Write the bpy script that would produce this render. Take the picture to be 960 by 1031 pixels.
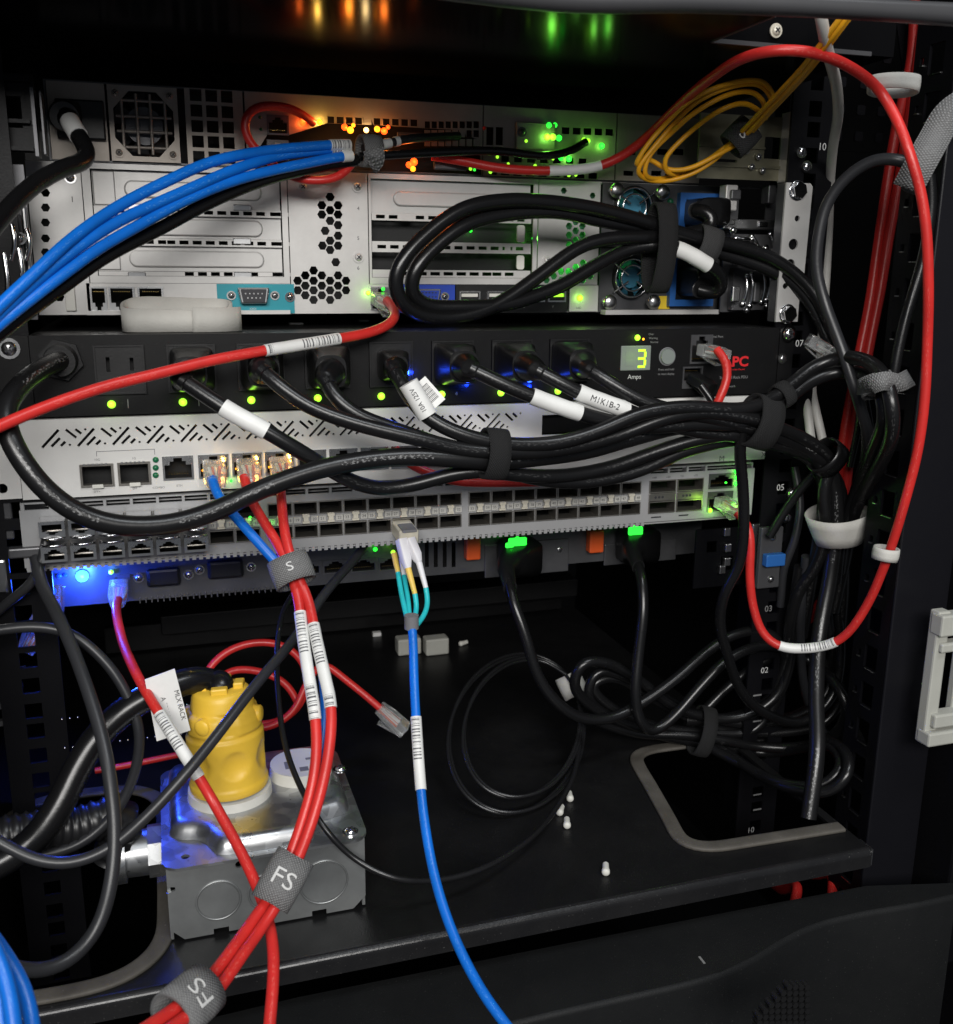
import bpy, bmesh, math, random
import numpy as np
from mathutils import Vector, Matrix
random.seed(7)
rng = np.random.default_rng(7)
for o in list(bpy.data.objects): bpy.data.objects.remove(o)
SC = bpy.context.scene
COL = SC.collection

# ------------------------------------------------------------------ camera
YAW, PIT, ROL = (math.radians(a) for a in (17.6, 13.79, 0.5))
F_PX, CX, CY = 1000.0, 480.0, 515.5          # focal length in photo pixels (photo is 960 x 1031)
_fw = np.array([math.sin(YAW)*math.cos(PIT), math.cos(YAW)*math.cos(PIT), -math.sin(PIT)])
_r0 = np.array([math.cos(YAW), -math.sin(YAW), 0.0]); _u0 = np.cross(_r0, _fw)
_rt = math.cos(ROL)*_r0 + math.sin(ROL)*_u0
_up = -math.sin(ROL)*_r0 + math.cos(ROL)*_u0
CAM = np.array([-0.18520, -0.587, 0.03775])   # metres; X along the rack, Y into it, Z up; power strip top = Z 0, face = Y 0
cam_d = bpy.data.cameras.new('camera'); cam = bpy.data.objects.new('camera', cam_d); COL.objects.link(cam)
cam_d.sensor_fit = 'VERTICAL'; cam_d.sensor_height = 24.0; cam_d.lens = 24.0*F_PX/1031.0
cam_d.clip_start = 0.01; cam_d.clip_end = 50
M = Matrix.Identity(4)
for i in range(3):
    M[i][0], M[i][1], M[i][2], M[i][3] = _rt[i], _up[i], -_fw[i], CAM[i]
cam.matrix_world = M
cam_d.dof.use_dof = True; cam_d.dof.focus_distance = 0.60; cam_d.dof.aperture_fstop = 11.0
SC.camera = cam

# ------------------------------------------------------------------ light
W = bpy.data.worlds.new('World'); SC.world = W; W.use_nodes = True
bg = W.node_tree.nodes['Background']; bg.inputs[0].default_value = (0.80, 0.88, 1.0, 1); bg.inputs[1].default_value = 0.11
def area(name, loc, target, sx, sy, power, col):
    l = bpy.data.lights.new(name, 'AREA'); l.shape = 'RECTANGLE'; l.size = sx; l.size_y = sy; l.energy = power; l.color = col
    o = bpy.data.objects.new(name, l); COL.objects.link(o); o.location = loc
    o.rotation_euler = (Vector(target)-Vector(loc)).to_track_quat('-Z', 'Y').to_euler(); return o
# the aisle's ceiling luminaires, behind and above the photographer
area('ceiling_light_key', (-0.40, -1.60, 0.62), (0, 0, -0.08), 1.2, 0.40, 31, (1.0, 0.98, 0.95))
area('ceiling_light_far', (0.30, -1.0, 1.45), (0, -0.1, -0.2), 0.9, 0.25, 12, (0.93, 0.97, 1.0))
SC.view_settings.view_transform = 'Standard'; SC.view_settings.look = 'None'
SC.view_settings.exposure = 0.0; SC.view_settings.gamma = 1.0; SC.view_settings.use_curve_mapping = False
SC.render.engine = 'CYCLES'

# ------------------------------------------------------------------ photo pixel -> place
def _ray(px, py): return _rt*(px-CX)/F_PX - _up*(py-CY)/F_PX + _fw
def P(px, py, Ymm):
    d = _ray(px, py); return CAM + d*((Ymm*0.001-CAM[1])/d[1])
def PZ(px, py, Zmm):
    d = _ray(px, py); return CAM + d*((Zmm*0.001-CAM[2])/d[2])
def XZ(px, py, Ymm):
    p = P(px, py, Ymm)*1000; return p[0], p[2]
def FR(x0, y0, x1, y1, Ymm):
    """pixel rectangle -> upright rectangle (X0, Z0, X1, Z1) in mm on the plane Y"""
    xm, ym = (x0+x1)/2, (y0+y1)/2
    return (XZ(x0, ym, Ymm)[0], XZ(xm, y1, Ymm)[1], XZ(x1, ym, Ymm)[0], XZ(xm, y0, Ymm)[1])

# ------------------------------------------------------------------ materials
MATS = {}
def mat(name, col, rough=0.5, metal=0.0, bump=None, var=None, trans=0.0, ior=1.45, emit=None, estr=0.0, coat=0.0, spec=0.5, rvar=0.0, spangle=False, print_=None, weave=None, dust=0.0):
    m = bpy.data.materials.new(name); m.use_nodes = True; nt = m.node_tree; N = nt.nodes; L = nt.links
    b = N['Principled BSDF']; b.inputs['Base Color'].default_value = (*col, 1); b.inputs['Roughness'].default_value = rough
    b.inputs['Metallic'].default_value = metal; b.inputs['IOR'].default_value = ior
    b.inputs['Specular IOR Level'].default_value = spec; b.inputs['Coat Weight'].default_value = coat
    if trans: b.inputs['Transmission Weight'].default_value = trans
    if emit: b.inputs['Emission Color'].default_value = (*emit, 1); b.inputs['Emission Strength'].default_value = estr
    tc = N.new('ShaderNodeTexCoord'); oc = tc.outputs['Object']
    def noise(scale, detail=4, rough_=0.55, vec=None):
        n = N.new('ShaderNodeTexNoise'); n.inputs['Scale'].default_value = scale; n.inputs['Detail'].default_value = detail
        n.inputs['Roughness'].default_value = rough_; L.new(vec or oc, n.inputs['Vector']); return n.outputs['Fac']
    def ramp(fac, a, c, p0=0.3, p1=0.7):
        r = N.new('ShaderNodeValToRGB'); r.color_ramp.elements[0].position = p0; r.color_ramp.elements[1].position = p1
        r.color_ramp.elements[0].color = (*a, 1); r.color_ramp.elements[1].color = (*c, 1); L.new(fac, r.inputs['Fac']); return r.outputs['Color']
    def mix(fac, a, c, mode='MIX'):
        x = N.new('ShaderNodeMix'); x.data_type = 'RGBA'; x.blend_type = mode
        if isinstance(fac, float): x.inputs[0].default_value = fac
        else: L.new(fac, x.inputs[0])
        for s, v in ((6, a), (7, c)):
            if isinstance(v, tuple): x.inputs[s].default_value = (*v, 1)
            else: L.new(v, x.inputs[s])
        return x.outputs[2]
    def math_(op, a, c=None):
        x = N.new('ShaderNodeMath'); x.operation = op
        for s, v in ((0, a), (1, c)):
            if v is None: continue
            if isinstance(v, (int, float)): x.inputs[s].default_value = v
            else: L.new(v, x.inputs[s])
        return x.outputs[0]
    cur = None
    if var:
        s, amt = var
        lo = tuple(max(0, c*(1-amt)) for c in col); hi = tuple(min(1, c*(1+amt)) for c in col)
        cur = ramp(noise(s, 6, 0.62), lo, hi)
    if spangle:
        v = N.new('ShaderNodeTexVoronoi'); v.inputs['Scale'].default_value = 150; L.new(oc, v.inputs['Vector'])
        sep = N.new('ShaderNodeSeparateColor'); L.new(v.outputs['Color'], sep.inputs[0])
        cur = ramp(sep.outputs[0], tuple(c*0.72 for c in col), tuple(min(1, c*1.12) for c in col), 0.0, 1.0)
        L.new(math_('ADD', math_('MULTIPLY', sep.outputs[1], 0.16), rough-0.08), b.inputs['Roughness'])
        spots = ramp(noise(260, 3, 0.7), (0, 0, 0), (1, 1, 1), 0.66, 0.72)
        cur = mix(spots, cur, tuple(c*0.30 for c in col))
    if print_:                        # fine printed marks along a cord or label, in UV (u round it, v along it in metres)
        kind, pc, amt = print_
        sx = N.new('ShaderNodeSeparateXYZ'); L.new(tc.outputs['UV'], sx.inputs[0]); u, vv = sx.outputs[0], sx.outputs[1]
        cmb = N.new('ShaderNodeCombineXYZ')
        if kind == 'cord':
            L.new(math_('MULTIPLY', u, 34.0), cmb.inputs[0]); L.new(math_('MULTIPLY', vv, 480.0), cmb.inputs[1])
            n = noise(1.0, 2, 0.5, cmb.outputs[0]); g = noise(1.0, 1, 0.5, None)
            gate = math_('GREATER_THAN', math_('SINE', math_('MULTIPLY', vv, 70.0)), -0.25)
            band = math_('MULTIPLY', math_('GREATER_THAN', u, 0.46), math_('LESS_THAN', u, 0.53))
            k = math_('MULTIPLY', math_('MULTIPLY', math_('GREATER_THAN', n, 0.555), gate), band)
        else:
            L.new(math_('MULTIPLY', vv, 900.0), cmb.inputs[1])
            n = noise(1.0, 2, 0.6, cmb.outputs[0])
            gate = math_('GREATER_THAN', math_('SINE', math_('MULTIPLY', vv, 150.0)), -0.35)
            band = math_('MULTIPLY', math_('GREATER_THAN', u, 0.40), math_('LESS_THAN', u, 0.66))
            k = math_('MULTIPLY', math_('MULTIPLY', math_('GREATER_THAN', n, 0.52), gate), band)
        k = math_('MULTIPLY', k, amt)
        cur = mix(k, cur if cur is not None else tuple(col), tuple(pc))
    if dust:
        geo = N.new('ShaderNodeTexNoise'); geo.inputs['Scale'].default_value = 900; geo.inputs['Detail'].default_value = 2; L.new(oc, geo.inputs['Vector'])
        big = ramp(noise(14, 5, 0.7), (0, 0, 0), (1, 1, 1), 0.42, 0.72)
        specks = ramp(geo.outputs['Fac'], (0, 0, 0), (1, 1, 1), 0.70, 0.76)
        cur = mix(math_('MULTIPLY', specks, dust), cur if cur is not None else tuple(col), (0.32, 0.31, 0.29))
        cur = mix(math_('MULTIPLY', big, dust*0.10), cur, (0.30, 0.29, 0.27))
    if cur is not None: L.new(cur, b.inputs['Base Color'])
    if rvar:
        L.new(math_('ADD', math_('MULTIPLY', noise(45, 5, 0.65), rvar*2), rough-rvar), b.inputs['Roughness'])
    if weave:
        w1 = N.new('ShaderNodeTexWave'); w1.inputs['Scale'].default_value = weave; w1.bands_direction = 'DIAGONAL'; L.new(tc.outputs['UV'], w1.inputs['Vector'])
        mp = N.new('ShaderNodeMapping'); mp.inputs['Scale'].default_value = (-1, 1, 1); L.new(tc.outputs['UV'], mp.inputs['Vector'])
        w2 = N.new('ShaderNodeTexWave'); w2.inputs['Scale'].default_value = weave; w2.bands_direction = 'DIAGONAL'; L.new(mp.outputs[0], w2.inputs['Vector'])
        wv = math_('ADD', math_('MULTIPLY', w1.outputs['Fac'], w2.outputs['Fac']), math_('MULTIPLY', noise(700, 2), 0.6))
        bp = N.new('ShaderNodeBump'); bp.inputs['Strength'].default_value = 0.7; bp.inputs['Distance'].default_value = 0.0006
        L.new(wv, bp.inputs['Height']); L.new(bp.outputs[0], b.inputs['Normal'])
        base = ramp(wv, tuple(c*0.6 for c in col), tuple(min(1, c*1.35) for c in col), 0.2, 1.2)
        L.new(base, b.inputs['Base Color'])
    elif bump:
        s, st, dist = bump
        bp = N.new('ShaderNodeBump'); bp.inputs['Strength'].default_value = st; bp.inputs['Distance'].default_value = dist
        L.new(noise(s, 5, 0.6), bp.inputs['Height']); L.new(bp.outputs[0], b.inputs['Normal'])
    MATS[name] = m; return m

mat('cabinet_black', (0.004, 0.004, 0.005), 0.42, bump=(900, 0.25, 0.0004), rvar=0.08, dust=0.03, spec=0.18)
mat('flange_black', (0.006, 0.006, 0.008), 0.40, bump=(900, 0.2, 0.0004), rvar=0.06, spec=0.35)
mat('post_black', (0.003, 0.003, 0.004), 0.45, bump=(900, 0.2, 0.0004), rvar=0.06, spec=0.15)
mat('shelf_black', (0.007, 0.007, 0.0075), 0.36, bump=(1100, 0.3, 0.0004), rvar=0.10, dust=0.14, spec=0.28)
mat('interior_black', (0.003, 0.003, 0.0035), 0.6, bump=(600, 0.2, 0.0004))
mat('lip_black', (0.010, 0.010, 0.011), 0.24, bump=(700, 0.15, 0.0004), rvar=0.08, dust=0.2)
mat('plinth_black', (0.009, 0.0095, 0.010), 0.48, bump=(1400, 0.4, 0.0004), rvar=0.07, dust=0.10, spec=0.22)
mat('tray_black', (0.004, 0.004, 0.0045), 0.14, rvar=0.02, spec=0.4, ior=1.10)
mat('conduit_black', (0.010, 0.010, 0.011), 0.35)
mat('bar_grey', (0.05, 0.05, 0.053), 0.36, rvar=0.06)
mat('pdu_black', (0.006, 0.006, 0.0065), 0.42, bump=(1500, 0.3, 0.0003), rvar=0.06, dust=0.05, spec=0.24)
mat('black_plastic', (0.007, 0.007, 0.0075), 0.38, bump=(800, 0.2, 0.0003), rvar=0.08)
mat('plug_black', (0.007, 0.007, 0.0075), 0.32, bump=(700, 0.2, 0.0003), rvar=0.08)
mat('cord_black', (0.007, 0.007, 0.0075), 0.29, rvar=0.06, bump=(420, 0.12, 0.0004), print_=('cord', (0.25, 0.25, 0.25), 0.13))
mat('cord_printed', (0.008, 0.008, 0.0085), 0.29, rvar=0.06, bump=(420, 0.12, 0.0004), print_=('cord', (0.30, 0.30, 0.30), 0.5))
mat('cord_plain', (0.006, 0.006, 0.0065), 0.27, rvar=0.06, bump=(350, 0.12, 0.0004))
mat('cord_grey', (0.022, 0.0225, 0.025), 0.36, rvar=0.06, bump=(350, 0.12, 0.0004))
mat('fibre_black', (0.010, 0.010, 0.011), 0.28, rvar=0.05)
mat('cable_red', (0.56, 0.026, 0.022), 0.36, var=(38, 0.16), rvar=0.06, bump=(300, 0.12, 0.0004), print_=('cord', (0.75, 0.20, 0.16), 0.30))
mat('cable_blue', (0.004, 0.135, 0.58), 0.34, var=(38, 0.15), rvar=0.06, bump=(300, 0.12, 0.0004), print_=('cord', (0.10, 0.32, 0.72), 0.4))
mat('cable_yellow', (0.72, 0.34, 0.012), 0.40, var=(50, 0.15))
mat('cable_aqua', (0.02, 0.46, 0.50), 0.38, var=(50, 0.12))
mat('cable_white', (0.50, 0.49, 0.46), 0.45, var=(40, 0.12), rvar=0.06)
mat('label_white', (0.72, 0.72, 0.70), 0.45, var=(60, 0.06), bump=(240, 0.15, 0.0004))
mat('label_print', (0.70, 0.70, 0.68), 0.42, var=(60, 0.06), print_=('label', (0.04, 0.04, 0.05), 0.9), bump=(240, 0.15, 0.0004))
mat('ink', (0.03, 0.03, 0.035), 0.6)
mat('ink_grey', (0.16, 0.16, 0.17), 0.6)
mat('mark_white', (0.55, 0.55, 0.54), 0.55)
mat('mark_dim', (0.20, 0.20, 0.20), 0.55)
mat('logo_red', (0.62, 0.02, 0.025), 0.45)
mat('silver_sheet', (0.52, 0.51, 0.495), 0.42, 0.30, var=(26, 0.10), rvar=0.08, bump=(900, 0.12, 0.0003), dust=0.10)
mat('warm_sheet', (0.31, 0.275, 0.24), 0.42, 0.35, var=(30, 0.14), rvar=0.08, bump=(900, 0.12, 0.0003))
mat('olive_sheet', (0.36, 0.34, 0.24), 0.34, 0.85, var=(22, 0.22), rvar=0.08)
mat('white_paint', (0.62, 0.61, 0.59), 0.46, var=(18, 0.05), bump=(1600, 0.25, 0.0003), dust=0.15, rvar=0.05)
mat('switch_grey', (0.29, 0.29, 0.295), 0.42, var=(24, 0.07), bump=(1400, 0.2, 0.0003), rvar=0.06, dust=0.10)
mat('dark_sheet', (0.10, 0.10, 0.105), 0.40, 0.6, var=(30, 0.2), rvar=0.08)
mat('chrome', (0.72, 0.72, 0.73), 0.16, 1.0, rvar=0.06)
mat('steel', (0.55, 0.55, 0.55), 0.28, 1.0, var=(60, 0.12), rvar=0.06)
mat('cage_steel', (0.32, 0.30, 0.27), 0.34, 0.9, var=(80, 0.2), rvar=0.06)
mat('latch_cream', (0.62, 0.58, 0.48), 0.4, 0.2, var=(90, 0.1))
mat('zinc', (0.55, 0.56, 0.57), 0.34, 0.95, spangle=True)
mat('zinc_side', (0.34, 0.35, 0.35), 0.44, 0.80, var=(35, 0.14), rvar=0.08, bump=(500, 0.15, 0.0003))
mat('yellow_plastic', (0.74, 0.47, 0.045), 0.42, var=(40, 0.08), rvar=0.06, bump=(500, 0.15, 0.0004))
mat('white_plastic', (0.62, 0.61, 0.56), 0.45, var=(40, 0.06))
mat('tile_grey', (0.42, 0.41, 0.38), 0.45, var=(200, 0.15))
mat('teal_plate', (0.01, 0.26, 0.32), 0.45)
mat('vga_blue', (0.015, 0.06, 0.46), 0.42)
mat('psu_blue', (0.02, 0.11, 0.36), 0.42)
mat('fan_blue', (0.06, 0.24, 0.36), 0.35)
mat('orange_plastic', (0.62, 0.085, 0.015), 0.45)
mat('sticker_yellow', (0.78, 0.55, 0.03), 0.5)
mat('green_dim', (0.01, 0.13, 0.055), 0.35)
mat('gold', (0.75, 0.52, 0.18), 0.25, 1.0)
mat('clear_plastic', (0.90, 0.92, 0.92), 0.12, trans=0.85, ior=1.45, rvar=0.05)
mat('clear_smoke', (0.65, 0.45, 0.42), 0.16, trans=0.75, ior=1.45)
mat('rubber_grey', (0.075, 0.068, 0.058), 0.65, var=(60, 0.2), bump=(500, 0.3, 0.0005), dust=0.5)
mat('beige_plastic', (0.40, 0.40, 0.36), 0.48, var=(30, 0.06), bump=(900, 0.2, 0.0003))
mat('velcro_black', (0.009, 0.009, 0.0095), 0.85, weave=420)
mat('velcro_grey', (0.17, 0.17, 0.17), 0.80, weave=420)
mat('velcro_dark', (0.04, 0.04, 0.041), 0.82, weave=420)
mat('velcro_white', (0.50, 0.49, 0.455), 0.75, bump=(900, 0.4, 0.0005), var=(50, 0.07))
mat('lens_grey', (0.20, 0.225, 0.21), 0.35)
mat('boot_white', (0.70, 0.69, 0.72), 0.45)
mat('boot_yellow', (0.72, 0.50, 0.10), 0.45)
mat('board_green', (0.03, 0.11, 0.06), 0.4)
def emat(name, col, s): mat(name, col, 0.3, emit=col, estr=s)
emat('led_green', (0.03, 1.0, 0.05), 1.7); emat('led_lime', (0.38, 1.0, 0.04), 1.5)
emat('led_amber', (1.0, 0.34, 0.015), 2.4); emat('led_orange', (1.0, 0.085, 0.008), 2.6)
emat('led_blue', (0.03, 0.16, 1.0), 7.0); emat('led_warm', (1.0, 0.66, 0.22), 3.0); emat('digit_lime', (0.46, 1.0, 0.03), 1.25)
emat('plug_blue_glow', (0.01, 0.07, 1.0), 1.6); emat('led_blue_dim', (0.01, 0.06, 1.0), 0.9)

# ------------------------------------------------------------------ building blocks
ORG = {}                                        # world origin of every object (translations only)
def tag(o, label, cat, group=None, kind=None):
    if label: o['label'] = label
    if cat: o['category'] = cat
    if group: o['group'] = group
    if kind: o['kind'] = kind
    return o
def empty(name, label, cat, loc, group=None):
    o = bpy.data.objects.new(name, None); COL.objects.link(o); o.location = loc; o.empty_display_size = 0.01
    ORG[o] = Vector(loc); return tag(o, label, cat, group)
def link(name, me, m, parent=None, origin=None):
    o = bpy.data.objects.new(name, me); COL.objects.link(o)
    if m is not None and not me.materials: me.materials.append(MATS[m])
    origin = Vector(origin); ORG[o] = origin
    if parent is not None: o.parent = parent; o.location = origin-ORG[parent]
    else: o.location = origin
    return o
class MB:
    """collects shapes in world metres, builds ONE mesh object"""
    def __init__(s): s.v = []; s.f = []; s.sm = []; s.uv = {}
    def add(s, verts, faces, smooth=False, uvs=None):
        k = len(s.v); s.v += [tuple(map(float, p)) for p in verts]
        for i, f in enumerate(faces):
            if uvs: s.uv[len(s.f)] = uvs[i]
            s.f.append(tuple(k+j for j in f)); s.sm.append(smooth)
        return s
    def box(s, a, b, mm=True, R=None, c=0.0):
        q = 0.001 if mm else 1.0
        x0, y0, z0 = (min(a[i], b[i])*q for i in range(3)); x1, y1, z1 = (max(a[i], b[i])*q for i in range(3))
        vs = [(x, y, z) for z in (z0, z1) for (x, y) in ((x0, y0), (x1, y0), (x1, y1), (x0, y1))]
        if R is not None: vs = [tuple(R @ Vector(v)) for v in vs]
        return s.add(vs, [(3, 2, 1, 0), (4, 5, 6, 7), (0, 1, 5, 4), (1, 2, 6, 5), (2, 3, 7, 6), (3, 0, 4, 7)])
    def rbox(s, Y0, Y1, r):                      # box over an (X0,Z0,X1,Z1) rectangle in mm
        return s.box((r[0], Y0, r[1]), (r[2], Y1, r[3]))
    def cyl(s, p, q, r0, r1=None, n=16, caps=True, smooth=True):
        p, q = Vector(p), Vector(q); r1 = r0 if r1 is None else r1
        d = (q-p).normalized(); u = d.orthogonal().normalized(); w = d.cross(u)
        vs = [];
        for c, r in ((p, r0), (q, r1)):
            for i in range(n):
                a = 2*math.pi*i/n; vs.append(c+u*(r*math.cos(a))+w*(r*math.sin(a)))
        s.add(vs, [(i, (i+1) % n, n+(i+1) % n, n+i) for i in range(n)], smooth)
        if caps: s.add(vs, [tuple(range(n-1, -1, -1)), tuple(range(n, 2*n))])
        return s
    def dome(s, c, d, r, h, n=12, m=4):
        c, d = Vector(c), Vector(d).normalized(); u = d.orthogonal().normalized(); w = d.cross(u); vs = []; fs = []
        for j in range(m):
            t = math.pi/2*j/m
            for i in range(n):
                a = 2*math.pi*i/n; vs.append(c+(u*math.cos(a)+w*math.sin(a))*(r*math.cos(t))+d*(h*math.sin(t)))
        vs.append(c+d*h)
        for j in range(m-1):
            for i in range(n): fs.append((j*n+i, j*n+(i+1) % n, (j+1)*n+(i+1) % n, (j+1)*n+i))
        for i in range(n): fs.append(((m-1)*n+i, (m-1)*n+(i+1) % n, m*n))
        return s.add(vs, fs, True)
    def torus(s, c, d, R, r, n=24, k=8):
        c, d = Vector(c), Vector(d).normalized(); u = d.orthogonal().normalized(); w = d.cross(u); vs = []; fs = []
        for i in range(n):
            a = 2*math.pi*i/n; e = u*math.cos(a)+w*math.sin(a)
            for j in range(k):
                b = 2*math.pi*j/k; vs.append(c+e*(R+r*math.cos(b))+d*(r*math.sin(b)))
        for i in range(n):
            for j in range(k): fs.append((i*k+j, ((i+1) % n)*k+j, ((i+1) % n)*k+(j+1) % k, i*k+(j+1) % k))
        return s.add(vs, fs, True)
    def tube(s, pts, rad, n=12, caps=True):
        """sweep; rad a number or a list"""
        pts = [Vector(p) for p in pts]; T, U, V = frames(pts); vs = []; L_ = 0.0; Ls = []
        for i, p in enumerate(pts):
            if i: L_ += (p-pts[i-1]).length
            Ls.append(L_); r = rad[i] if hasattr(rad, '__len__') else rad
            for j in range(n):
                a = 2*math.pi*j/n; vs.append(p+(U[i]*math.cos(a)+V[i]*math.sin(a))*r)
        fs = []; uv = []
        for i in range(len(pts)-1):
            for j in range(n):
                fs.append((i*n+j, i*n+(j+1) % n, (i+1)*n+(j+1) % n, (i+1)*n+j))
                uv.append(((j/n, Ls[i]), ((j+1)/n, Ls[i]), ((j+1)/n, Ls[i+1]), (j/n, Ls[i+1])))
        s.add(vs, fs, True, uv)
        if caps: m = len(pts)-1; s.add([vs[j] for j in range(n)]+[vs[m*n+j] for j in range(n)], [tuple(range(n)), tuple(range(2*n-1, n-1, -1))])
        return s
    def loft(s, secs, n=24, caps=True, smooth=True):
        """secs: (centre, axis_u, axis_v, half_u, half_v, exponent) superellipse sections"""
        vs = []
        for (c, u, v, a, b, e) in secs:
            c, u, v = Vector(c), Vector(u), Vector(v)
            for j in range(n):
                t = 2*math.pi*(j+0.5)/n; ct, st = math.cos(t), math.sin(t)
                vs.append(c+u*(a*math.copysign(abs(ct)**(2/e), ct))+v*(b*math.copysign(abs(st)**(2/e), st)))
        fs = [(i*n+j, i*n+(j+1) % n, (i+1)*n+(j+1) % n, (i+1)*n+j) for i in range(len(secs)-1) for j in range(n)]
        s.add(vs, fs, smooth)
        if caps: m = (len(secs)-1)*n; s.add([vs[j] for j in range(n)]+[vs[m+j] for j in range(n)], [tuple(range(n-1, -1, -1)), tuple(range(n, 2*n))])
        return s
    def prism(s, poly, Y0, Y1):                  # (X,Z) polygon in mm, extruded along Y
        n = len(poly); vs = [(x*.001, Y0*.001, z*.001) for x, z in poly]+[(x*.001, Y1*.001, z*.001) for x, z in poly]
        return s.add(vs, [tuple(range(n)), tuple(range(2*n-1, n-1, -1))]+[(i, n+i, n+(i+1) % n, (i+1) % n) for i in range(n)])
    def mesh(s, name):
        V_ = np.array(s.v); lo, hi = V_.min(0), V_.max(0); c = (lo+hi)/2; me = bpy.data.meshes.new(name)
        me.from_pydata([tuple(p) for p in V_-c], [], s.f); me.polygons.foreach_set('use_smooth', s.sm)
        if s.uv:
            lay = me.uv_layers.new(name='uv')
            for fi, uvs in s.uv.items():
                for li, q in zip(me.polygons[fi].loop_indices, uvs): lay.data[li].uv = q
        bm = bmesh.new(); bm.from_mesh(me); bmesh.ops.recalc_face_normals(bm, faces=bm.faces); bm.to_mesh(me); bm.free()
        me.update(); return me, c
    def build(s, name, m, parent=None, bevel=0.0):
        me, c = s.mesh(name); o = link(name, me, m, parent, c)
        if bevel:
            b = o.modifiers.new('bevel', 'BEVEL'); b.width = bevel*0.001; b.segments = 2; b.limit_method = 'ANGLE'; b.angle_limit = math.radians(40)
        return o
CAMV = Vector(CAM)
def frames(pts):
    """tangents and two cross axes; the first cross axis starts facing away from the camera so that u = 0.5 faces it"""
    n = len(pts); T = []
    for i in range(n):
        t = pts[min(i+1, n-1)]-pts[max(i-1, 0)]; T.append(t.normalized() if t.length > 1e-9 else Vector((0, 0, 1)))
    U, V = [], []
    for i in range(n):
        w = (pts[i]-CAMV).normalized(); u = w-T[i]*w.dot(T[i])
        u = u.normalized() if u.length > 0.05 else (U[-1] if U else T[i].orthogonal().normalized())
        if U:                                   # smooth twist
            u = (U[-1]*0.6+u*0.4); u = (u-T[i]*u.dot(T[i])).normalized()
        U.append(u); V.append(T[i].cross(u))
    return T, U, V
def spline(ctrl, step=0.003):
    """Catmull-Rom through world points; returns points and the control parameter of each"""
    C = [Vector(c) for c in ctrl]; n = len(C); out = []; par = []
    for i in range(n-1):
        p0 = C[i-1] if i else C[0]*2-C[1]; p1, p2 = C[i], C[i+1]; p3 = C[i+2] if i+2 < n else C[-1]*2-C[-2]
        a = 0.5; t01 = max((p1-p0).length, 1e-6)**a; t12 = max((p2-p1).length, 1e-6)**a; t23 = max((p3-p2).length, 1e-6)**a
        m1 = (p2-p1+t12*((p1-p0)/t01-(p2-p0)/(t01+t12))); m2 = (p2-p1+t12*((p3-p2)/t23-(p3-p1)/(t12+t23)))
        k = max(2, int((p2-p1).length/step))
        for j in range(k):
            t = j/k; t2, t3 = t*t, t*t*t
            out.append(p1*(2*t3-3*t2+1)+m1*(t3-2*t2+t)+p2*(-2*t3+3*t2)+m2*(t3-t2)); par.append(i+t)
    out.append(C[-1].copy()); par.append(n-1.0)
    # light smoothing so hand-traced points do not show as kinks
    for _ in range(6):
        q = [p.copy() for p in out]
        for i in range(1, len(out)-1): q[i] = out[i]*0.5+(out[i-1]+out[i+1])*0.25
        out = q
    return out, par
def plate(name, m, parent, outline, holes, Y, t=1.0, bevel=0.0, plane='XZ'):
    """sheet with real openings; outline and holes are polygons (or rectangles) in mm; front face at Y"""
    def poly(r): return r if not isinstance(r[0], (int, float)) else [(r[0], r[1]), (r[2], r[1]), (r[2], r[3]), (r[0], r[3])]
    cu = bpy.data.curves.new('c', 'CURVE'); cu.dimensions = '2D'; cu.fill_mode = 'BOTH'; cu.extrude = t/2
    for pl in [outline]+list(holes):
        pl = poly(pl); sp = cu.splines.new('POLY'); sp.points.add(len(pl)-1); sp.use_cyclic_u = True
        for q, (x, z) in zip(sp.points, pl): q.co = (x, z, 0, 1)
    ob = bpy.data.objects.new('c', cu); me = bpy.data.meshes.new_from_object(ob); bpy.data.objects.remove(ob); bpy.data.curves.remove(cu)
    V_ = np.array([v.co[:] for v in me.vertices])
    if plane == 'XZ': W_ = np.c_[V_[:, 0], Y+t/2-V_[:, 2], V_[:, 1]]*0.001
    elif plane == 'YZ': W_ = np.c_[Y+t/2+V_[:, 2], V_[:, 0], V_[:, 1]]*0.001      # Y here is the X position
    else: W_ = np.c_[V_[:, 0], V_[:, 1], Y-t/2+V_[:, 2]]*0.001                      # XY plane, top at Y
    c = (W_.min(0)+W_.max(0))/2
    for v, w in zip(me.vertices, W_): v.co = w-c
    me.name = name; me.materials.clear(); me.update()
    for p in me.polygons: p.use_smooth = False
    o = link(name, me, m, parent, c)
    return o
def hexa(x, z, r, n=6, a0=0.0): return [(x+r*math.cos(a0+2*math.pi*i/n), z+r*math.sin(a0+2*math.pi*i/n)) for i in range(n)]
def rrect(x0, z0, x1, z1, r, k=5):
    out = []
    for cx, cz, a in ((x1-r, z1-r, 0), (x0+r, z1-r, 90), (x0+r, z0+r, 180), (x1-r, z0+r, 270)):
        for i in range(k+1):
            t = math.radians(a+90*i/k); out.append((cx+r*math.cos(t), cz+r*math.sin(t)))
    return out
_font_cache = {}
def text_mesh(s, bold=0.0):
    cu = bpy.data.curves.new('t', 'FONT'); cu.body = s; cu.align_x = 'CENTER'; cu.align_y = 'CENTER'; cu.size = 1.0; cu.resolution_u = 3; cu.offset = bold
    ob = bpy.data.objects.new('t', cu); me = bpy.data.meshes.new_from_object(ob); bpy.data.objects.remove(ob); bpy.data.curves.remove(cu)
    vs = [tuple(v.co) for v in me.vertices]; fs = [tuple(p.vertices) for p in me.polygons]; bpy.data.meshes.remove(me); return vs, fs
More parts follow.
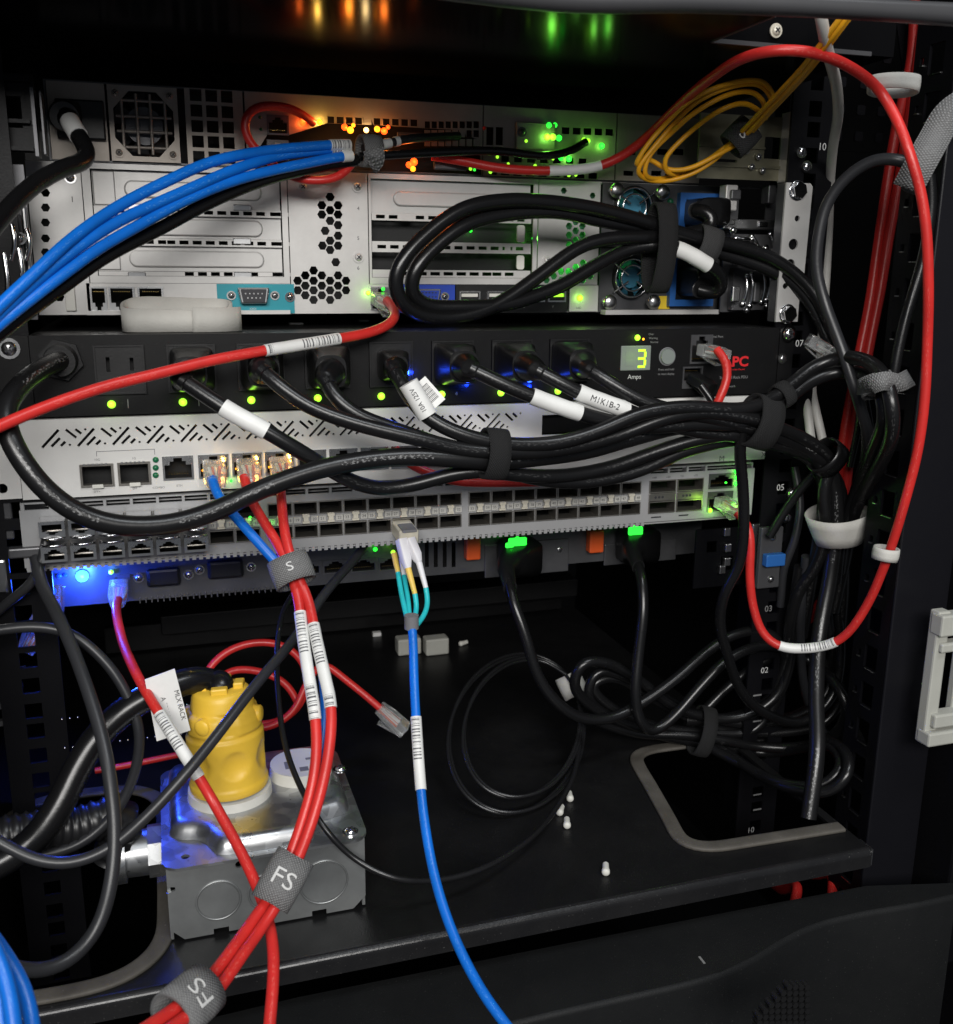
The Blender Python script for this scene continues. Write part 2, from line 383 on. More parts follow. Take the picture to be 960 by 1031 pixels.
def text(parent, s, pos, size, m, name='lettering', u=(1, 0, 0), v=(0, 0, 1), sx=1.0, bold=0.0):
    """flat print; pos in metres, size in mm cap height approx"""
    vs, fs = text_mesh(s, bold); u, v, p = Vector(u), Vector(v), Vector(pos); k = size*0.001*1.4
    b = MB().add([p+u*(x*k*sx)+v*(y*k) for x, y, z in vs], fs); return b.build(name, m, parent)
def tube_text(parent, s, pts, rad, size, m, name='lettering', ang=0.0, flip=False, across=False):
    """print wrapped on a tube or band: pts the axis, text runs along (or across) it, centred on the camera side"""
    vs, fs = text_mesh(s); T, U, V = frames(pts); n = len(pts); L_ = [0.0]
    for i in range(1, n): L_.append(L_[-1]+(pts[i]-pts[i-1]).length)
    mid = L_[-1]/2; k = size*0.001*1.4; out = []
    for x, y, z in vs:
        a, b = (x*k, y*k)
        if across: a, b = b, -a
        if flip: a, b = -a, -b
        sp = min(max(mid+a, 0), L_[-1]*0.9999); i = max(j for j in range(n-1) if L_[j] <= sp); f = (sp-L_[i])/max(L_[i+1]-L_[i], 1e-9)
        p = pts[i].lerp(pts[i+1], f); th = math.pi+ang - b/rad*1.0
        out.append(p+(U[i]*math.cos(th)+V[i]*math.sin(th))*(rad*1.016+0.0002))
    return MB().add(out, fs).build(name, m, parent)
GLOW = {'led_blue': 5.0, 'led_amber': .5, 'led_warm': .5, 'led_orange': .30}
def led(parent, p, r, m, d=(0, -1, 0), name='led', power=0.0, col=None, off=0.004):
    o = MB().dome(p, d, r*0.001, r*0.0008).build(name, m, parent)
    if power:
        l = bpy.data.lights.new(name+'_glow', 'POINT'); l.energy = power*GLOW.get(m, .22); l.color = col; l.shadow_soft_size = r*0.001
        lo = bpy.data.objects.new(name+'_glow', l); COL.objects.link(lo); lo.location = Vector(p)+Vector(d)*off
    return o
def screw(parent, p, r, m='chrome', d=(0, -1, 0), name='screw'):
    d = Vector(d); p = Vector(p)
    b = MB().cyl(p, p+d*0.0008, r*0.0014, n=16).dome(p+d*0.0008, d, r*0.001, r*0.0006)
    o = b.build(name, m, parent); u = d.orthogonal().normalized(); w = d.cross(u)
    b = MB()
    for e in (u, w):
        q = p+d*(0.0008+r*0.00056); f = d.cross(e)
        vs = [q+e*(sx*r*0.0006)+f*(sy*r*0.00014)+d*(sz*0.0001) for sz in (-1, 1) for sx, sy in ((-1, -1), (1, -1), (1, 1), (-1, 1))]
        b.add(vs, [(3, 2, 1, 0), (4, 5, 6, 7), (0, 1, 5, 4), (1, 2, 6, 5), (2, 3, 7, 6), (3, 0, 4, 7)])
    b.build('cross_slot', 'ink', o); return o
def W3(x, y, z): return Vector((x*0.001, y*0.001, z*0.001))
def basis(d, up=(0, 0, 1)):
    d = Vector(d).normalized(); u = d.cross(Vector(up)); u = u.normalized() if u.length > 1e-4 else Vector((1, 0, 0)); return u, u.cross(d)

# ================================================================== the cabinet around it
def struct(name, b, m): o = b.build(name, m); o['kind'] = 'structure'; return o
struct('wall_left', MB().box((-330, -140, -620), (-322, 760, 420)), 'interior_black')
struct('wall_right', MB().box((400, -60, -620), (408, 760, 420)), 'interior_black')
struct('wall_back', MB().box((-322, 752, -620), (400, 760, 420)), 'interior_black')
struct('floor', MB().box((-700, -900, -640), (700, 800, -622)), 'interior_black')
struct('ceiling', MB().box((-330, 60, 422), (408, 760, 430)), 'interior_black')

rack = empty('equipment_rack', 'black steel rack frame with numbered, punched uprights', 'rack', W3(-20, 0, -311))
def mount_rail(x0, x1, side):
    """rail face at Y 0 carrying the devices, with square holes, and a flange going back"""
    zs = -420; holes = []
    xm = (x0+x1)/2
    for k in range(-9, 5):
        for dz in (6.35, 22.2, 38.1):
            z = k*44.45+dz; holes.append((xm-4.7, z-4.7, xm+4.7, z+4.7))
    o = plate('mounting_rail', 'cabinet_black', rack, (x0, -400, x1, 225), holes, 1.5, 2.0)
    MB().box((x0 if side < 0 else x1-2, 3.6, -400), ((x0+2) if side < 0 else x1, 70, 225)).build('flange', 'cabinet_black', o)
    return o
railR = mount_rail(212, 246, 1); railL = mount_rail(-286, -252, -1)
for s, px, py in (('10', 828, 148), ('07', 805, 346), ('05', 786, 491), ('03', 774, 613), ('02', 770, 675), ('10', 756, 836)):
    p = P(px, py, 1.3); text(railR, s, (max(p[0], 0.2185), 0.0012, p[2]), 4.6, 'mark_white' if s != '03' else 'mark_dim', 'number_mark')
for py in (700, 726, 800, 815):
    p = P(762, py, 1.3); MB().box((p[0]*1000-3, 1.0, p[2]*1000-.5), (p[0]*1000+4, 1.4, p[2]*1000+.5)).build('unit_line', 'mark_dim', railR)

# heavy corner post on the right: its left flange is slotted
slots = []
for k in range(-15, 11):
    z = k*26.0
    slots.append((-90, z-8, -78, z+8)); slots.append((-74.5, z-2.0, -71, z+2.0))
post = plate('frame_post', 'post_black', rack, (-98, -420, -66, 290), slots, 246, 2.0, plane='YZ')
MB().box((246, -100, -420), (288, -98, 290)).box((286, -97.9, -420), (288, -60, 290)).build('front_flange', 'flange_black', post, bevel=1.2)
for k in range(-15, 11):     # thin bright strips along the slot edges
    z = k*26.0
    MB().box((245.2, -89, z-8.7), (247.6, -80, z-8.2)).build('slot_lip', 'steel', post)
    MB().box((245.0, -74.2, z-2.9), (247.4, -71.4, z-2.2)).build('slot_lip', 'steel', post)
# second upright and door edge further out
MB().box((292, -128, -420), (322, -92, 290)).build('frame_post', 'cabinet_black', rack, bevel=2)
# left frame pieces
MB().box((-318, -100, -420), (-292, -70, 290)).build('frame_post', 'cabinet_black', rack, bevel=1)
# punched upper side panel behind the top right
hs = []
for i in range(5):
    for j in range(6):
        x, z = 232+i*17+random.uniform(-.5, .5), 128+j*17
        hs.append(rrect(x-3.2, z-3.2, x+3.2, z+3.2, 1.2, 2))
hs.append((262, 215.5, 285, 227)); 
plate('side_panel', 'cabinet_black', rack, (226, 118, 330, 235), hs, 26, 1.5)

# ---- tray above, seen from underneath, and its front bar
tray = empty('device_shelf', 'black tray overhead with a smooth underside reflecting orange and green lights', 'shelf', W3(-20, 100, 153))
plate('tray_panel', 'tray_black', tray, [(-300, -150), (97, -150), (97, -90), (212, -90), (212, 430), (-300, 430)], [], 175, 22, plane='XY')
MB().box((97.5, -92, 152.2), (196, -90.2, 154.4)).build('edge_highlight', 'bar_grey', tray)  # lighter grey strips paint the highlight along the tray's edges
MB().box((97.2, -149, 152.6), (98.6, -92, 154.6)).build('edge_highlight', 'bar_grey', tray)
pts, _ = spline([P(380, -22, -140), P(500, -8, -142), P(560, -1, -144), P(620, 1, -147), P(680, 0, -150), P(760, 4, -154), P(860, 9, -159), P(1000, 17, -166)], .008)
MB().loft([(p, (0, 1, 0), (0, 0, 1), .006, .0050+.0006*math.sin(i*.2), 2.6) for i, p in enumerate(pts)], 16).build('front_bar', 'bar_grey', tray)
screw(tray, P(781, 31, -91), 2.6, 'latch_cream')

# ---- base shelf with two cable openings
shelf = empty('base_shelf', 'black steel shelf with two rubber-edged cable openings', 'shelf', W3(-40, 60, -311))
def rr(x0, y0, x1, y1, r): return rrect(x0, y0, x1, y1, r, 6)
holeR = [tuple((PZ(px, py, -311)*1000)[:2]) for px, py in ((655, 757), (640, 772), (652, 800), (672, 834), (684, 846), (700, 852), (740, 848), (800, 839), (845, 829))]
hrp = [(210.5, -110.5), (180, -109.4), (150, -108.2), (122, -107), (112.5, -104), (108, -96), (112, -76), (117, -50), (122, -24), (127.5, 6), (131, 14), (140, 18), (170, 18), (210.5, 18)]
hr = [tuple((p*1000)[:2]) for p in spline([W3(x, y, 0) for x, y in hrp], .006)[0]]; hl = rr(-300, -126, -204, 70, 34)
plate('panel', 'shelf_black', shelf, (-318, -134, 217, 340), [hr, hl], -311, 2.0, plane='XY')
b = MB()
for k in range(7):           # rolled front edge
    a0 = math.radians(90*k/7); a1 = math.radians(90*(k+1)/7)
    f = lambda a: (-134-4*math.sin(a)+0.0, -315+4*math.cos(a))
    (y0, z0), (y1, z1) = f(a0), f(a1)
    b.add([W3(-318, y0, z0), W3(217, y0, z0), W3(217, y1, z1), W3(-318, y1, z1)], [(0, 1, 2, 3)], True)
b.box((-318, -138, -323), (217, -136.5, -315)); b.build('front_lip', 'lip_black', shelf)
MB().box((217.1, -138, -322), (217.9, -126, -310.8)).build('end_lip', 'steel', shelf)
def trim(poly, closed=True):
    pts = [W3(x, y, -310.0) for x, y in poly]
    if closed: pts.append(pts[0])
    P_, _ = spline(pts, 0.004)
    MB().loft([(p, (Vector((0, 0, 1))).cross(t).normalized(), (0, 0, 1), .0050, .0015, 4) for p, t in zip(P_, frames(P_)[0])], 12).build('edge_trim', 'rubber_grey', shelf)
trim([(214, -111.5), (180, -110.4), (150, -109.2), (122, -108), (111.8, -104.8), (107, -96), (111, -76), (116, -50), (121, -24), (126.5, 6), (130.2, 15), (140, 19), (170, 19), (200, 19)], False); trim(rr(-302, -128, -202, 72, 36))
MB().box((-250, 330, -309), (200, 340, -285)).build('back_lip', 'shelf_black', shelf)
MB().box((-200, 300, -286), (205, 329, -268)).build('back_rail', 'interior_black', shelf, bevel=1)
# ---- plinth cover in front, at the bottom of the picture
plinth = empty('plinth_cover', 'black moulded cover with a stepped top ledge across the cabinet foot', 'cover', W3(0, -220, -560))
ZT = -345.0
back = [PZ(px, py, ZT)*1000 for px, py in ((-60, 1090), (300, 1004), (560, 952), (750, 915), (872, 892), (960, 889))]
front = [PZ(px, py, ZT)*1000 for px, py in ((-60, 1160), (300, 1080), (560, 1017), (690, 988), (727, 978), (760, 962), (795, 940), (822, 928), (870, 917), (925, 908), (960, 900))]
outl = [(p[0], p[1]) for p in front]+[(p[0], p[1]) for p in reversed(back)]
plate('ledge', 'plinth_black', plinth, outl, [], ZT, 2.0, plane='XY')
fx, _ = spline([Vector((p[0]*.001, p[1]*.001, 0)) for p in front], 0.006)
b = MB(); n = len(fx); prof = [(0, ZT), (-1.2, ZT-.4), (-2.2, ZT-1.4), (-2.6, ZT-3), (-3.2, ZT-60), (-4, -600)]
vs = [(p.x, p.y+dy*.001, z*.001) for p in fx for dy, z in prof]; m = len(prof)
b.add(vs, [(i*m+j, (i+1)*m+j, (i+1)*m+j+1, i*m+j+1) for i in range(n-1) for j in range(m-1)], True).build('front_face', 'plinth_black', plinth)
b = MB()
for i in range(9):
    for j in range(8):
        if i+j < 5: continue
        q = P(765+i*6, 994+j*6, -236); b.cyl(q+np.array([0, .004, 0]), q-np.array([0, .0004, 0]), .0017, n=6)
vp = b.build('vent_holes', 'interior_black', plinth); vp['kind'] = 'stuff'
for px, py in ((707, 966),): 
    q = PZ(px, py, ZT+.5); MB().box((q[0]*1000-.7, q[1]*1000-3, ZT), (q[0]*1000+.6, q[1]*1000+3, ZT+.3)).build('scuff', 'mark_dim', plinth)
q = [PZ(px, py, ZT)*1000 for px, py in ((928, 868), (960, 895), (960, 880), (935, 862))]
# door hinge block on the right
LT = .4
hinge = empty('door_latch', 'beige grey plastic latch block on the right-hand door edge', 'latch', P(940, 750, -125))
def L_(x0, y0, x1, y1, Y0, Y1, nm):
    r = FR(x0, y0, x1, y1, Y0); return MB().rbox(Y0, Y1, r).build(nm, 'beige_plastic', hinge, bevel=1.2)
L_(938, 617, 950, 748, -126, -118, 'back_plate'); L_(949, 619, 985, 640, -130, -120, 'upper_arm'); L_(949, 647, 985, 656, -129, -120, 'upper_arm')
L_(942, 718, 985, 731, -130, -120, 'lower_arm'); L_(936, 736, 985, 749, -131, -120, 'lower_arm'); L_(963, 641, 985, 716, -122, -116, 'pin_housing')
# the door's lower edge
dr = empty('cabinet_door', 'dark door edge standing open at the right border', 'door', W3(330, -140, -560))
MB().box((326, -200, -560), (352, -96, 300)).build('door_frame', 'cabinet_black', dr, bevel=3)
MB().box((300, -196, -352), (352, -100, -346)).build('bottom_rail', 'cabinet_black', dr, bevel=1)
MB().box((304, -150, -345.8), (322, -112, -343)).build('weld_plate', 'steel', dr)

# ================================================================== generic parts
def chassis(parent, r, Y, depth, m, recess=16, name='chassis'):
    X0, Z0, X1, Z1 = r; b = MB()
    b.box((X0, Y+1.4, Z1-1), (X1, Y+recess, Z1)).box((X0, Y+1.4, Z0), (X1, Y+recess, Z0+1))
    b.box((X0, Y+1.4, Z0+1), (X0+1, Y+recess, Z1-1)).box((X1-1, Y+1.4, Z0+1), (X1, Y+recess, Z1-1))
    b.box((X0, Y+recess, Z0), (X1, Y+depth, Z1)); o = b.build(name, m, parent)
    MB().box((X0+1.2, Y+recess-1.2, Z0+1.2), (X1-1.2, Y+recess-.2, Z1-1.2)).build('shade_backing', 'interior_black', o); return o  # black sheet gives the shade seen through the panel openings
def inset(r, d): return (r[0]+d, r[1]+d, r[2]-d, r[3]-d)
def rj_poly(r, flip=False):
    """opening of a network socket with its stepped latch notch (r in mm)"""
    x0, z0, x1, z1 = r; w, h = x1-x0, z1-z0
    p = [(0, 0), (1, 0), (1, .66), (.80, .66), (.80, .84), (.66, .84), (.66, 1), (.34, 1), (.34, .84), (.20, .84), (.20, .66), (0, .66)]
    if flip: p = [(a, 1-c) for a, c in p][::-1]
    return [(x0+a*w, z0+c*h) for a, c in p]
def rj_port(parent, r, Y, m='steel', flip=False, name='network_port', leds=True):
    o = plate(name, m, parent, r, [rj_poly(inset(r, 1.1), flip)], Y-.8, 2.0)
    b = MB(); w = r[2]-r[0]
    for i in range(8):
        x = r[0]+w*.2+i*w*.6/7; z = (r[1]+3.0) if not flip else (r[3]-3.0)
        b.box((x-.25, Y+2, z-.2), (x+.25, Y+9, z+.2))
    b.build('contacts', 'gold', o); return o
def ring(parent, name, m, r, wall, Y0, Y1):
    return plate(name, m, parent, r, [inset(r, wall)], Y0, Y1-Y0)
def rj_plug(parent, p, d, m='clear_plastic', boot=None, up=(0, 0, 1), k=1.0, name='plug'):
    """modular plug: p = centre of its front (inserted) end, d = direction towards the cable"""
    p = Vector(p); d = Vector(d).normalized(); u, v = basis(d, up); b = MB(); q = 0.001*k
    b.loft([(p+d*(s*q), u, v, w*q, h*q, 8) for s, w, h in ((0, 5.8, 3.9), (8, 5.8, 3.9), (14, 5.8, 3.7), (17, 5.2, 3.3), (21, 4.2, 3.1))], 20, smooth=False)
    o = b.build(name, m, parent)
    b = MB()
    for i in range(8):
        c = p+u*((i-3.5)*1.02*q)+d*(3*q)+v*(3.5*q); b.cyl(c-d*(2.5*q), c+d*(2.5*q), .3*q, n=6)
    b.build('contacts', 'gold', o)
    if m == 'clear_plastic':
        for col_, off in (('orange_plastic', (-2.6, .9)), ('label_white', (-.2, 2.7))):
            b = MB()
            for x_ in off: b.cyl(p+u*(x_*q)+d*(6*q)-v*(.3*q), p+u*(x_*.6*q)+d*(20*q)-v*(.3*q), .8*q, n=8)
            b.build('wires', col_, o)
    c = p-v*(3.9*q)
    MB().add([c+u*(s*2.6*q)+d*(t*q)-v*(h*q) for t, h in ((1, 0), (1, .9), (15, 4.2), (15, 3.4)) for s in (-1, 1)],
             [(0, 1, 3, 2), (2, 3, 5, 4), (4, 5, 7, 6), (6, 7, 1, 0), (0, 2, 4, 6), (1, 7, 5, 3)]).build('latch_tab', m, o)
    return o

# ================================================================== slim server at the top
Y1 = 50
s1 = empty('rack_server', 'slim rack server at the top with orange and green lights, half in shade', 'server', W3(-24, 60, 95))
R1 = lambda x0, y0, x1, y1: FR(x0, y0, x1, y1, Y1)
XL, XR = XZ(47, 125, Y1)[0], XZ(706, 150, Y1)[0]
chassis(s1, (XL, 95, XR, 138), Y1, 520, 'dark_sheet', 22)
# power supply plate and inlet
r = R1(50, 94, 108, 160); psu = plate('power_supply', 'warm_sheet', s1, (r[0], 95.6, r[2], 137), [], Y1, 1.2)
ri = R1(57, 101, 106, 141); MB().rbox(Y1-4, Y1-.1, ri).build('power_inlet', 'black_plastic', psu, bevel=1)
MB().cyl(P(65, 117, Y1-4), P(65, 117, Y1-20), .0085, .0075, 24).build('inlet_collar', 'plug_black', psu)
# fan with its square plate
r = R1(110, 96, 181, 163); xc, zc = (r[0]+r[2])/2, (95.5+137)/2; hw = (r[2]-r[0])/2-.4; hz = 20.4
oc_ = [(xc+a*hw*.86, zc+c*hz*.86) for a, c in ((-1, -.45), (-.45, -1), (.45, -1), (1, -.45), (1, .45), (.45, 1), (-.45, 1), (-1, .45))]
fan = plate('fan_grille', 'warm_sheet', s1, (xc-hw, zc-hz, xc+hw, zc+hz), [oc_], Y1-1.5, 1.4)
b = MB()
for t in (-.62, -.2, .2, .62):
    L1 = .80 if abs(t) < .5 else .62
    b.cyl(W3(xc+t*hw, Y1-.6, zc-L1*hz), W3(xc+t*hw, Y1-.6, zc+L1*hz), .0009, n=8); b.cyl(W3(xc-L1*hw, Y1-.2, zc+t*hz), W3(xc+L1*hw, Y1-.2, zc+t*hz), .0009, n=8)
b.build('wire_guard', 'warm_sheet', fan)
hub = MB().cyl(W3(xc, Y1+6, zc), W3(xc, Y1+14, zc), .0105, n=28)
for i in range(7):
    a = 2*math.pi*i/7; e = Vector((math.cos(a), 0, math.sin(a))); f = Vector((-math.sin(a), .5, math.cos(a))).normalized(); c = W3(xc, Y1+12, zc)
    hub.add([c+e*.010-f*.004, c+e*.010+f*.004, c+e*.018+f*.007, c+e*.018-f*.006], [(0, 1, 2, 3)])
hub.build('fan_rotor', 'dark_sheet', fan)
for a in (-1, 1):
    for c in (-1, 1): screw(fan, W3(xc+a*hw*.78, Y1-1.5, zc+c*hz*.78), 2.0, 'warm_sheet')
# square grille
r = R1(188, 102, 246, 166); hol = []
cw = (r[2]-r[0]-3)/3.4
for i in range(3):
    for j in range(5):
        x = r[0]+3+i*cw; z = 96.6+j*8.5
        if z+6.6 < 137.5: hol.append((x, z, x+cw-2.2, z+6.6))
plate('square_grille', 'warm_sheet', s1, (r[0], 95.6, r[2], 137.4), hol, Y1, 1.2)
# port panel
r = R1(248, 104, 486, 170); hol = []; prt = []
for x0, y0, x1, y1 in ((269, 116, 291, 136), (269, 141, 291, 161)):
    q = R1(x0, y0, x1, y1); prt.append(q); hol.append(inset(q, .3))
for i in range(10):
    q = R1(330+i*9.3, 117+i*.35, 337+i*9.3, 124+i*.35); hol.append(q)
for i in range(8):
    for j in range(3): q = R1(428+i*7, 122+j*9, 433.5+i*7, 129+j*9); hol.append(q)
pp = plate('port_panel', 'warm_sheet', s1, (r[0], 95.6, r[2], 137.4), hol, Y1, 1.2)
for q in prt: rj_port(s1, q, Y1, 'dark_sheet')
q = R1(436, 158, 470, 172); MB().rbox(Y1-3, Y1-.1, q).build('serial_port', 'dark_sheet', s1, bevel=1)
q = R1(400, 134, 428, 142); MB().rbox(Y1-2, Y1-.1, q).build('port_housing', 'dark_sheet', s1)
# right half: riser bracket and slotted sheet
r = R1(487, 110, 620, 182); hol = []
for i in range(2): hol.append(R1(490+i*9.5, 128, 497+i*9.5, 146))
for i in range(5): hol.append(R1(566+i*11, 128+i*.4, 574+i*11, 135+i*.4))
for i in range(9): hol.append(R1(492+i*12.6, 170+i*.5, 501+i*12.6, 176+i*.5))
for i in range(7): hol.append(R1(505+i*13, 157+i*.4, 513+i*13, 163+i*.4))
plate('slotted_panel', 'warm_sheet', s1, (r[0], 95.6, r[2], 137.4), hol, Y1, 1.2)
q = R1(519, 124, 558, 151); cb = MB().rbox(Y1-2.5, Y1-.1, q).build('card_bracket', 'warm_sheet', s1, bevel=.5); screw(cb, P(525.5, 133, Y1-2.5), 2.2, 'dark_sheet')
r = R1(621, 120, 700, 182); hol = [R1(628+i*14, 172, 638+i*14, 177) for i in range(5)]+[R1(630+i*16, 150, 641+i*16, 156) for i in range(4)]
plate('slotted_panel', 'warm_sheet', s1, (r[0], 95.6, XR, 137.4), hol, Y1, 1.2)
for px, py, rr_, mm, pw, cc in ((305, 123, 2.0, 'led_orange', .02, (1, .15, .02)), (322, 123, 1.7, 'led_amber', .012, (1, .6, .1)), (347, 128, 1.9, 'led_orange', 0, 0), (353, 131, 2.1, 'led_amber', .02, (1, .3, .03)),
        (369, 131, 1.7, 'led_warm', .01, (1, .7, .3)), (380, 130, 1.9, 'led_amber', 0, 0), (387, 132, 2.1, 'led_orange', .02, (1, .25, .03)), (348, 166, 1.8, 'led_orange', 0, 0),
        (412, 166, 2.0, 'led_orange', 0, 0), (417, 163, 2.4, 'led_orange', .02, (1, .2, .03)), (416, 170, 1.8, 'led_amber', 0, 0), (356, 126, 1.2, 'led_amber', 0, 0), (391, 128, 1.3, 'led_orange', 0, 0)):
    led(s1, P(px, py, Y1-.1 if py < 160 else Y1-3), rr_, mm, power=pw, col=cc)
for px, py, rr_, mm, pw in ((551, 138, 2.3, 'led_lime', .02), (557, 138, 2.2, 'led_lime', 0), (563, 139, 2.0, 'led_green', 0), (553, 126, 1.8, 'led_green', 0), (559, 126, 1.6, 'led_green', 0), (588, 141, 1.7, 'led_lime', 0), (592, 142, 1.7, 'led_lime', .01),
        (606, 147, 2.0, 'led_green', .01), (565, 159, 1.8, 'led_green', 0), (573, 160, 2.0, 'led_green', .012), (539, 167, 1.1, 'led_lime', 0), (494, 173, 1.2, 'led_lime', 0), (474, 170, 1.1, 'led_lime', 0), (478, 171, .9, 'led_green', 0),
        (501, 158, 1.0, 'led_lime', 0), (512, 165, .9, 'led_lime', 0), (573, 176, 1.4, 'led_lime', 0), (580, 176, 1.1, 'led_lime', 0), (262, 118, 1.0, 'green_dim', 0), (263, 130, 1.0, 'green_dim', 0), (530, 142, 1.0, 'led_lime', 0), (550, 159, .9, 'led_lime', 0), (557, 160, .9, 'led_lime', 0)):
    led(s1, P(px, py, Y1-.1 if not (519 < px < 558 and py < 151) else Y1-2.6), rr_, mm, power=pw, col=(.25, 1, .1))
led(s1, P(488, 129, Y1-.1), 1.2, 'logo_red'); led(s1, P(553, 139, Y1-3), .5, 'led_lime')
# its brass-toned slide on the right
br = empty('slide_rail', 'brass-toned slide rail end beside the yellow fibre loops', 'rail', P(755, 182, 30))
r = FR(704, 116, 797, 181, 22); sl = plate('rail_plate', 'olive_sheet', br, r, [FR(770, 138, 786, 160, 22), FR(712, 160, 742, 163, 22)], 22, 1.5)
MB().rbox(20.6, 22, FR(704, 147, 770, 149, 22)).rbox(20.4, 22, FR(704, 166, 796, 169, 22)).build('rib', 'olive_sheet', br)
MB().rbox(12, 23, FR(795, 112, 801, 183, 12)).build('end_flange', 'silver_sheet', br)
for px, py in ((757, 168), (768, 172), (752, 152), (764, 158)): screw(br, P(px, py, 20.4), 1.5, 'steel')

# ================================================================== big silver server
Y2 = 50
s2 = empty('rack_server', 'tall silver rack server with expansion slots and honeycomb vents', 'server', W3(-24, 60, 9))
R2 = lambda x0, y0, x1, y1: FR(x0, y0, x1, y1, Y2)
X2R = XZ(727, 250, Y2)[0]; Z20, Z21 = 9.2, 94.4
chassis(s2, (-250.5, Z20, X2R, Z21), Y2, 560, 'silver_sheet', 30)
def sheet(name, px0, px1, holes=(), z0=Z20, z1=Z21, m='silver_sheet', Y=Y2, t=1.2):
    x0, x1 = XZ(px0, 245, Y2)[0], XZ(px1, 245, Y2)[0]
    return plate(name, m, s2, (x0, z0, x1, z1), holes, Y, t)
ZIO = 27.5                                         # top of the connector strip
def hx(px, py, r=2.45): x, z = XZ(px, py, Y2); return hexa(x, z, r)
ear = sheet('left_panel', 33, 87, [hx(46, y_, 2.5) for y_ in (194, 209, 224, 240, 254)]+[hx(60, 299, 2.8)])
screw(s2, P(71, 179, Y2), 2.4, 'steel'); text(s2, '1', P(73, 201, Y2-.05), 3.2, 'ink')
text(s2, '2', P(73, 295, Y2-.05), 2.2, 'ink')
MB().rbox(Y2-2, Y2-.1, R2(66, 285, 76, 313)).build('pull_tab', 'white_plastic', s2, bevel=.4)
def slot_rail(r, seg, m='silver_sheet'):
    hs = []
    z0, z1 = r[1], r[3]; zm = (z0+z1)/2
    for a, n, w, g in seg:
        x = XZ(a, 0, Y2)[0]
        for i in range(n): hs.append((x+i*(w+g), zm-1.1, x+i*(w+g)+w, zm+1.1))
    return plate('slot_rail', m, s2, r, hs, Y2+1.2, 1.0)
def blank(r, e, name='slot_cover'):
    o = MB().rbox(Y2+4, Y2+5.2, r).build(name, 'silver_sheet', s2)
    MB().prism(rrect(*e, (e[3]-e[1])*.48, 6), Y2+2.2, Y2+4).build('embossed_panel', 'silver_sheet', o, bevel=1.1); return o
# left expansion cage
XA, XB = XZ(88, 245, Y2)[0], XZ(291, 245, Y2)[0]
sheet('cage_frame', 88, 291, [(XA+4.5, 31.5, XB-3.5, 91.3)], z0=ZIO)
zr = [(31.7, 34.2), (49.0, 53.4), (66.4, 70.8), (84.5, 88)]
for k, (z0, z1) in enumerate(zr[:3]):
    slot_rail((XA+5, z0, XB-4, z1), [(100 if k else 172, 4 if k else 8, 5.2, 2.4), (152, 8, 5.2, 2.4), (264, 2, 6.4, 2.4)] if k else [(170, 6, 5.2, 2.4), (264, 2, 6.4, 2.4)])
for z0, z1 in ((34.4, 48.8), (53.6, 66.2), (71.0, 91)):
    xe0, xe1 = XZ(129, 245, Y2)[0], XZ(266, 245, Y2)[0]; zc = (z0+z1)/2
    h = min(4.8, (z1-z0)/2-1.2); blank((XA+5, z0, XB-4, z1), (xe0, zc-h, xe1, zc+h))
    MB().rbox(Y2+2.8, Y2+4, (XZ(98, 245, Y2)[0], z0+.6, XZ(120, 245, Y2)[0], z1-.6)).build('slot_tab', 'silver_sheet', s2, bevel=.6)
for px, py in ((138, 277), (245, 277), (138, 208), (244, 209), (244, 243)):
    MB().rbox(Y2+.2, Y2+1.1, R2(px-9, py-3, px+9, py+3)).build('spring_clip', 'steel', s2, bevel=.4)
# middle honeycomb panel
H1 = [(278, 415), (253, 440), (302, 440), (278, 455), (253, 468), (302, 468), (278, 487), (302, 500), (263, 517), (302, 532), (278, 547), (255, 562), (302, 562), (278, 575), (295, 612),
      (228, 637), (203, 652), (253, 652), (302, 652), (180, 668), (228, 668), (278, 668), (326, 668), (203, 683), (253, 683), (302, 683), (180, 697), (228, 697), (278, 697), (326, 697), (203, 712), (253, 712), (302, 712), (228, 726), (278, 726)]
mid = sheet('honeycomb_panel', 292, 371, [hx(240+a/3, 60+c/3, 2.85) for a, c in H1])
for px, py in ((305, 188), (360, 188), (361, 259)): screw(s2, P(px, py, Y2), 2.5, 'silver_sheet')
for s, py in (('4', 210), ('5', 240), ('6', 270)): text(s2, s, P(361, py, Y2-.05), 2.2, 'ink')
# right expansion cage
XC, XD = XZ(372, 245, Y2)[0], XZ(541, 245, Y2)[0]
sheet('cage_frame', 372, 541, [(XC+1.5, 31.5, XD-3, 91.3)], z0=ZIO)
slot_rail((XC+2, 66.5, XD-4, 71.0), [(376, 2, 5.6, 2.6), (418, 2, 5.6, 2.6), (440, 6, 5.6, 2.6), (514, 2, 5.2, 2.4)])
slot_rail((XC+2, 47.2, XD-4, 53.8), [(377, 3, 5.6, 2.6), (433, 7, 5.6, 2.6), (513, 2, 5.2, 2.4)])
slot_rail((XC+2, 31.7, XD-4, 36.4), [(405, 7, 6.4, 2.4), (500, 2, 6.2, 2.4)])
xe0, xe1 = XZ(398, 245, Y2)[0], XZ(513, 245, Y2)[0]; blank((XC+2, 71.2, XD-4, 91), (xe0, 75.5, xe1, 84.5))
for z0, z1 in ((36.6, 47.0), (54.0, 66.3)):
    MB().box((XC+2, Y2+14, z0), (XD-4, Y2+15, z1)).build('slot_shade', 'interior_black', s2)  # black sheet stands in for the shade inside the open slot
    MB().prism(rrect(XZ(526, 0, Y2)[0], z0+.6, XZ(534, 0, Y2)[0], z1-.8, 1.5, 4), Y2+1.5, Y2+3).build('slot_tab', 'white_plastic', s2)
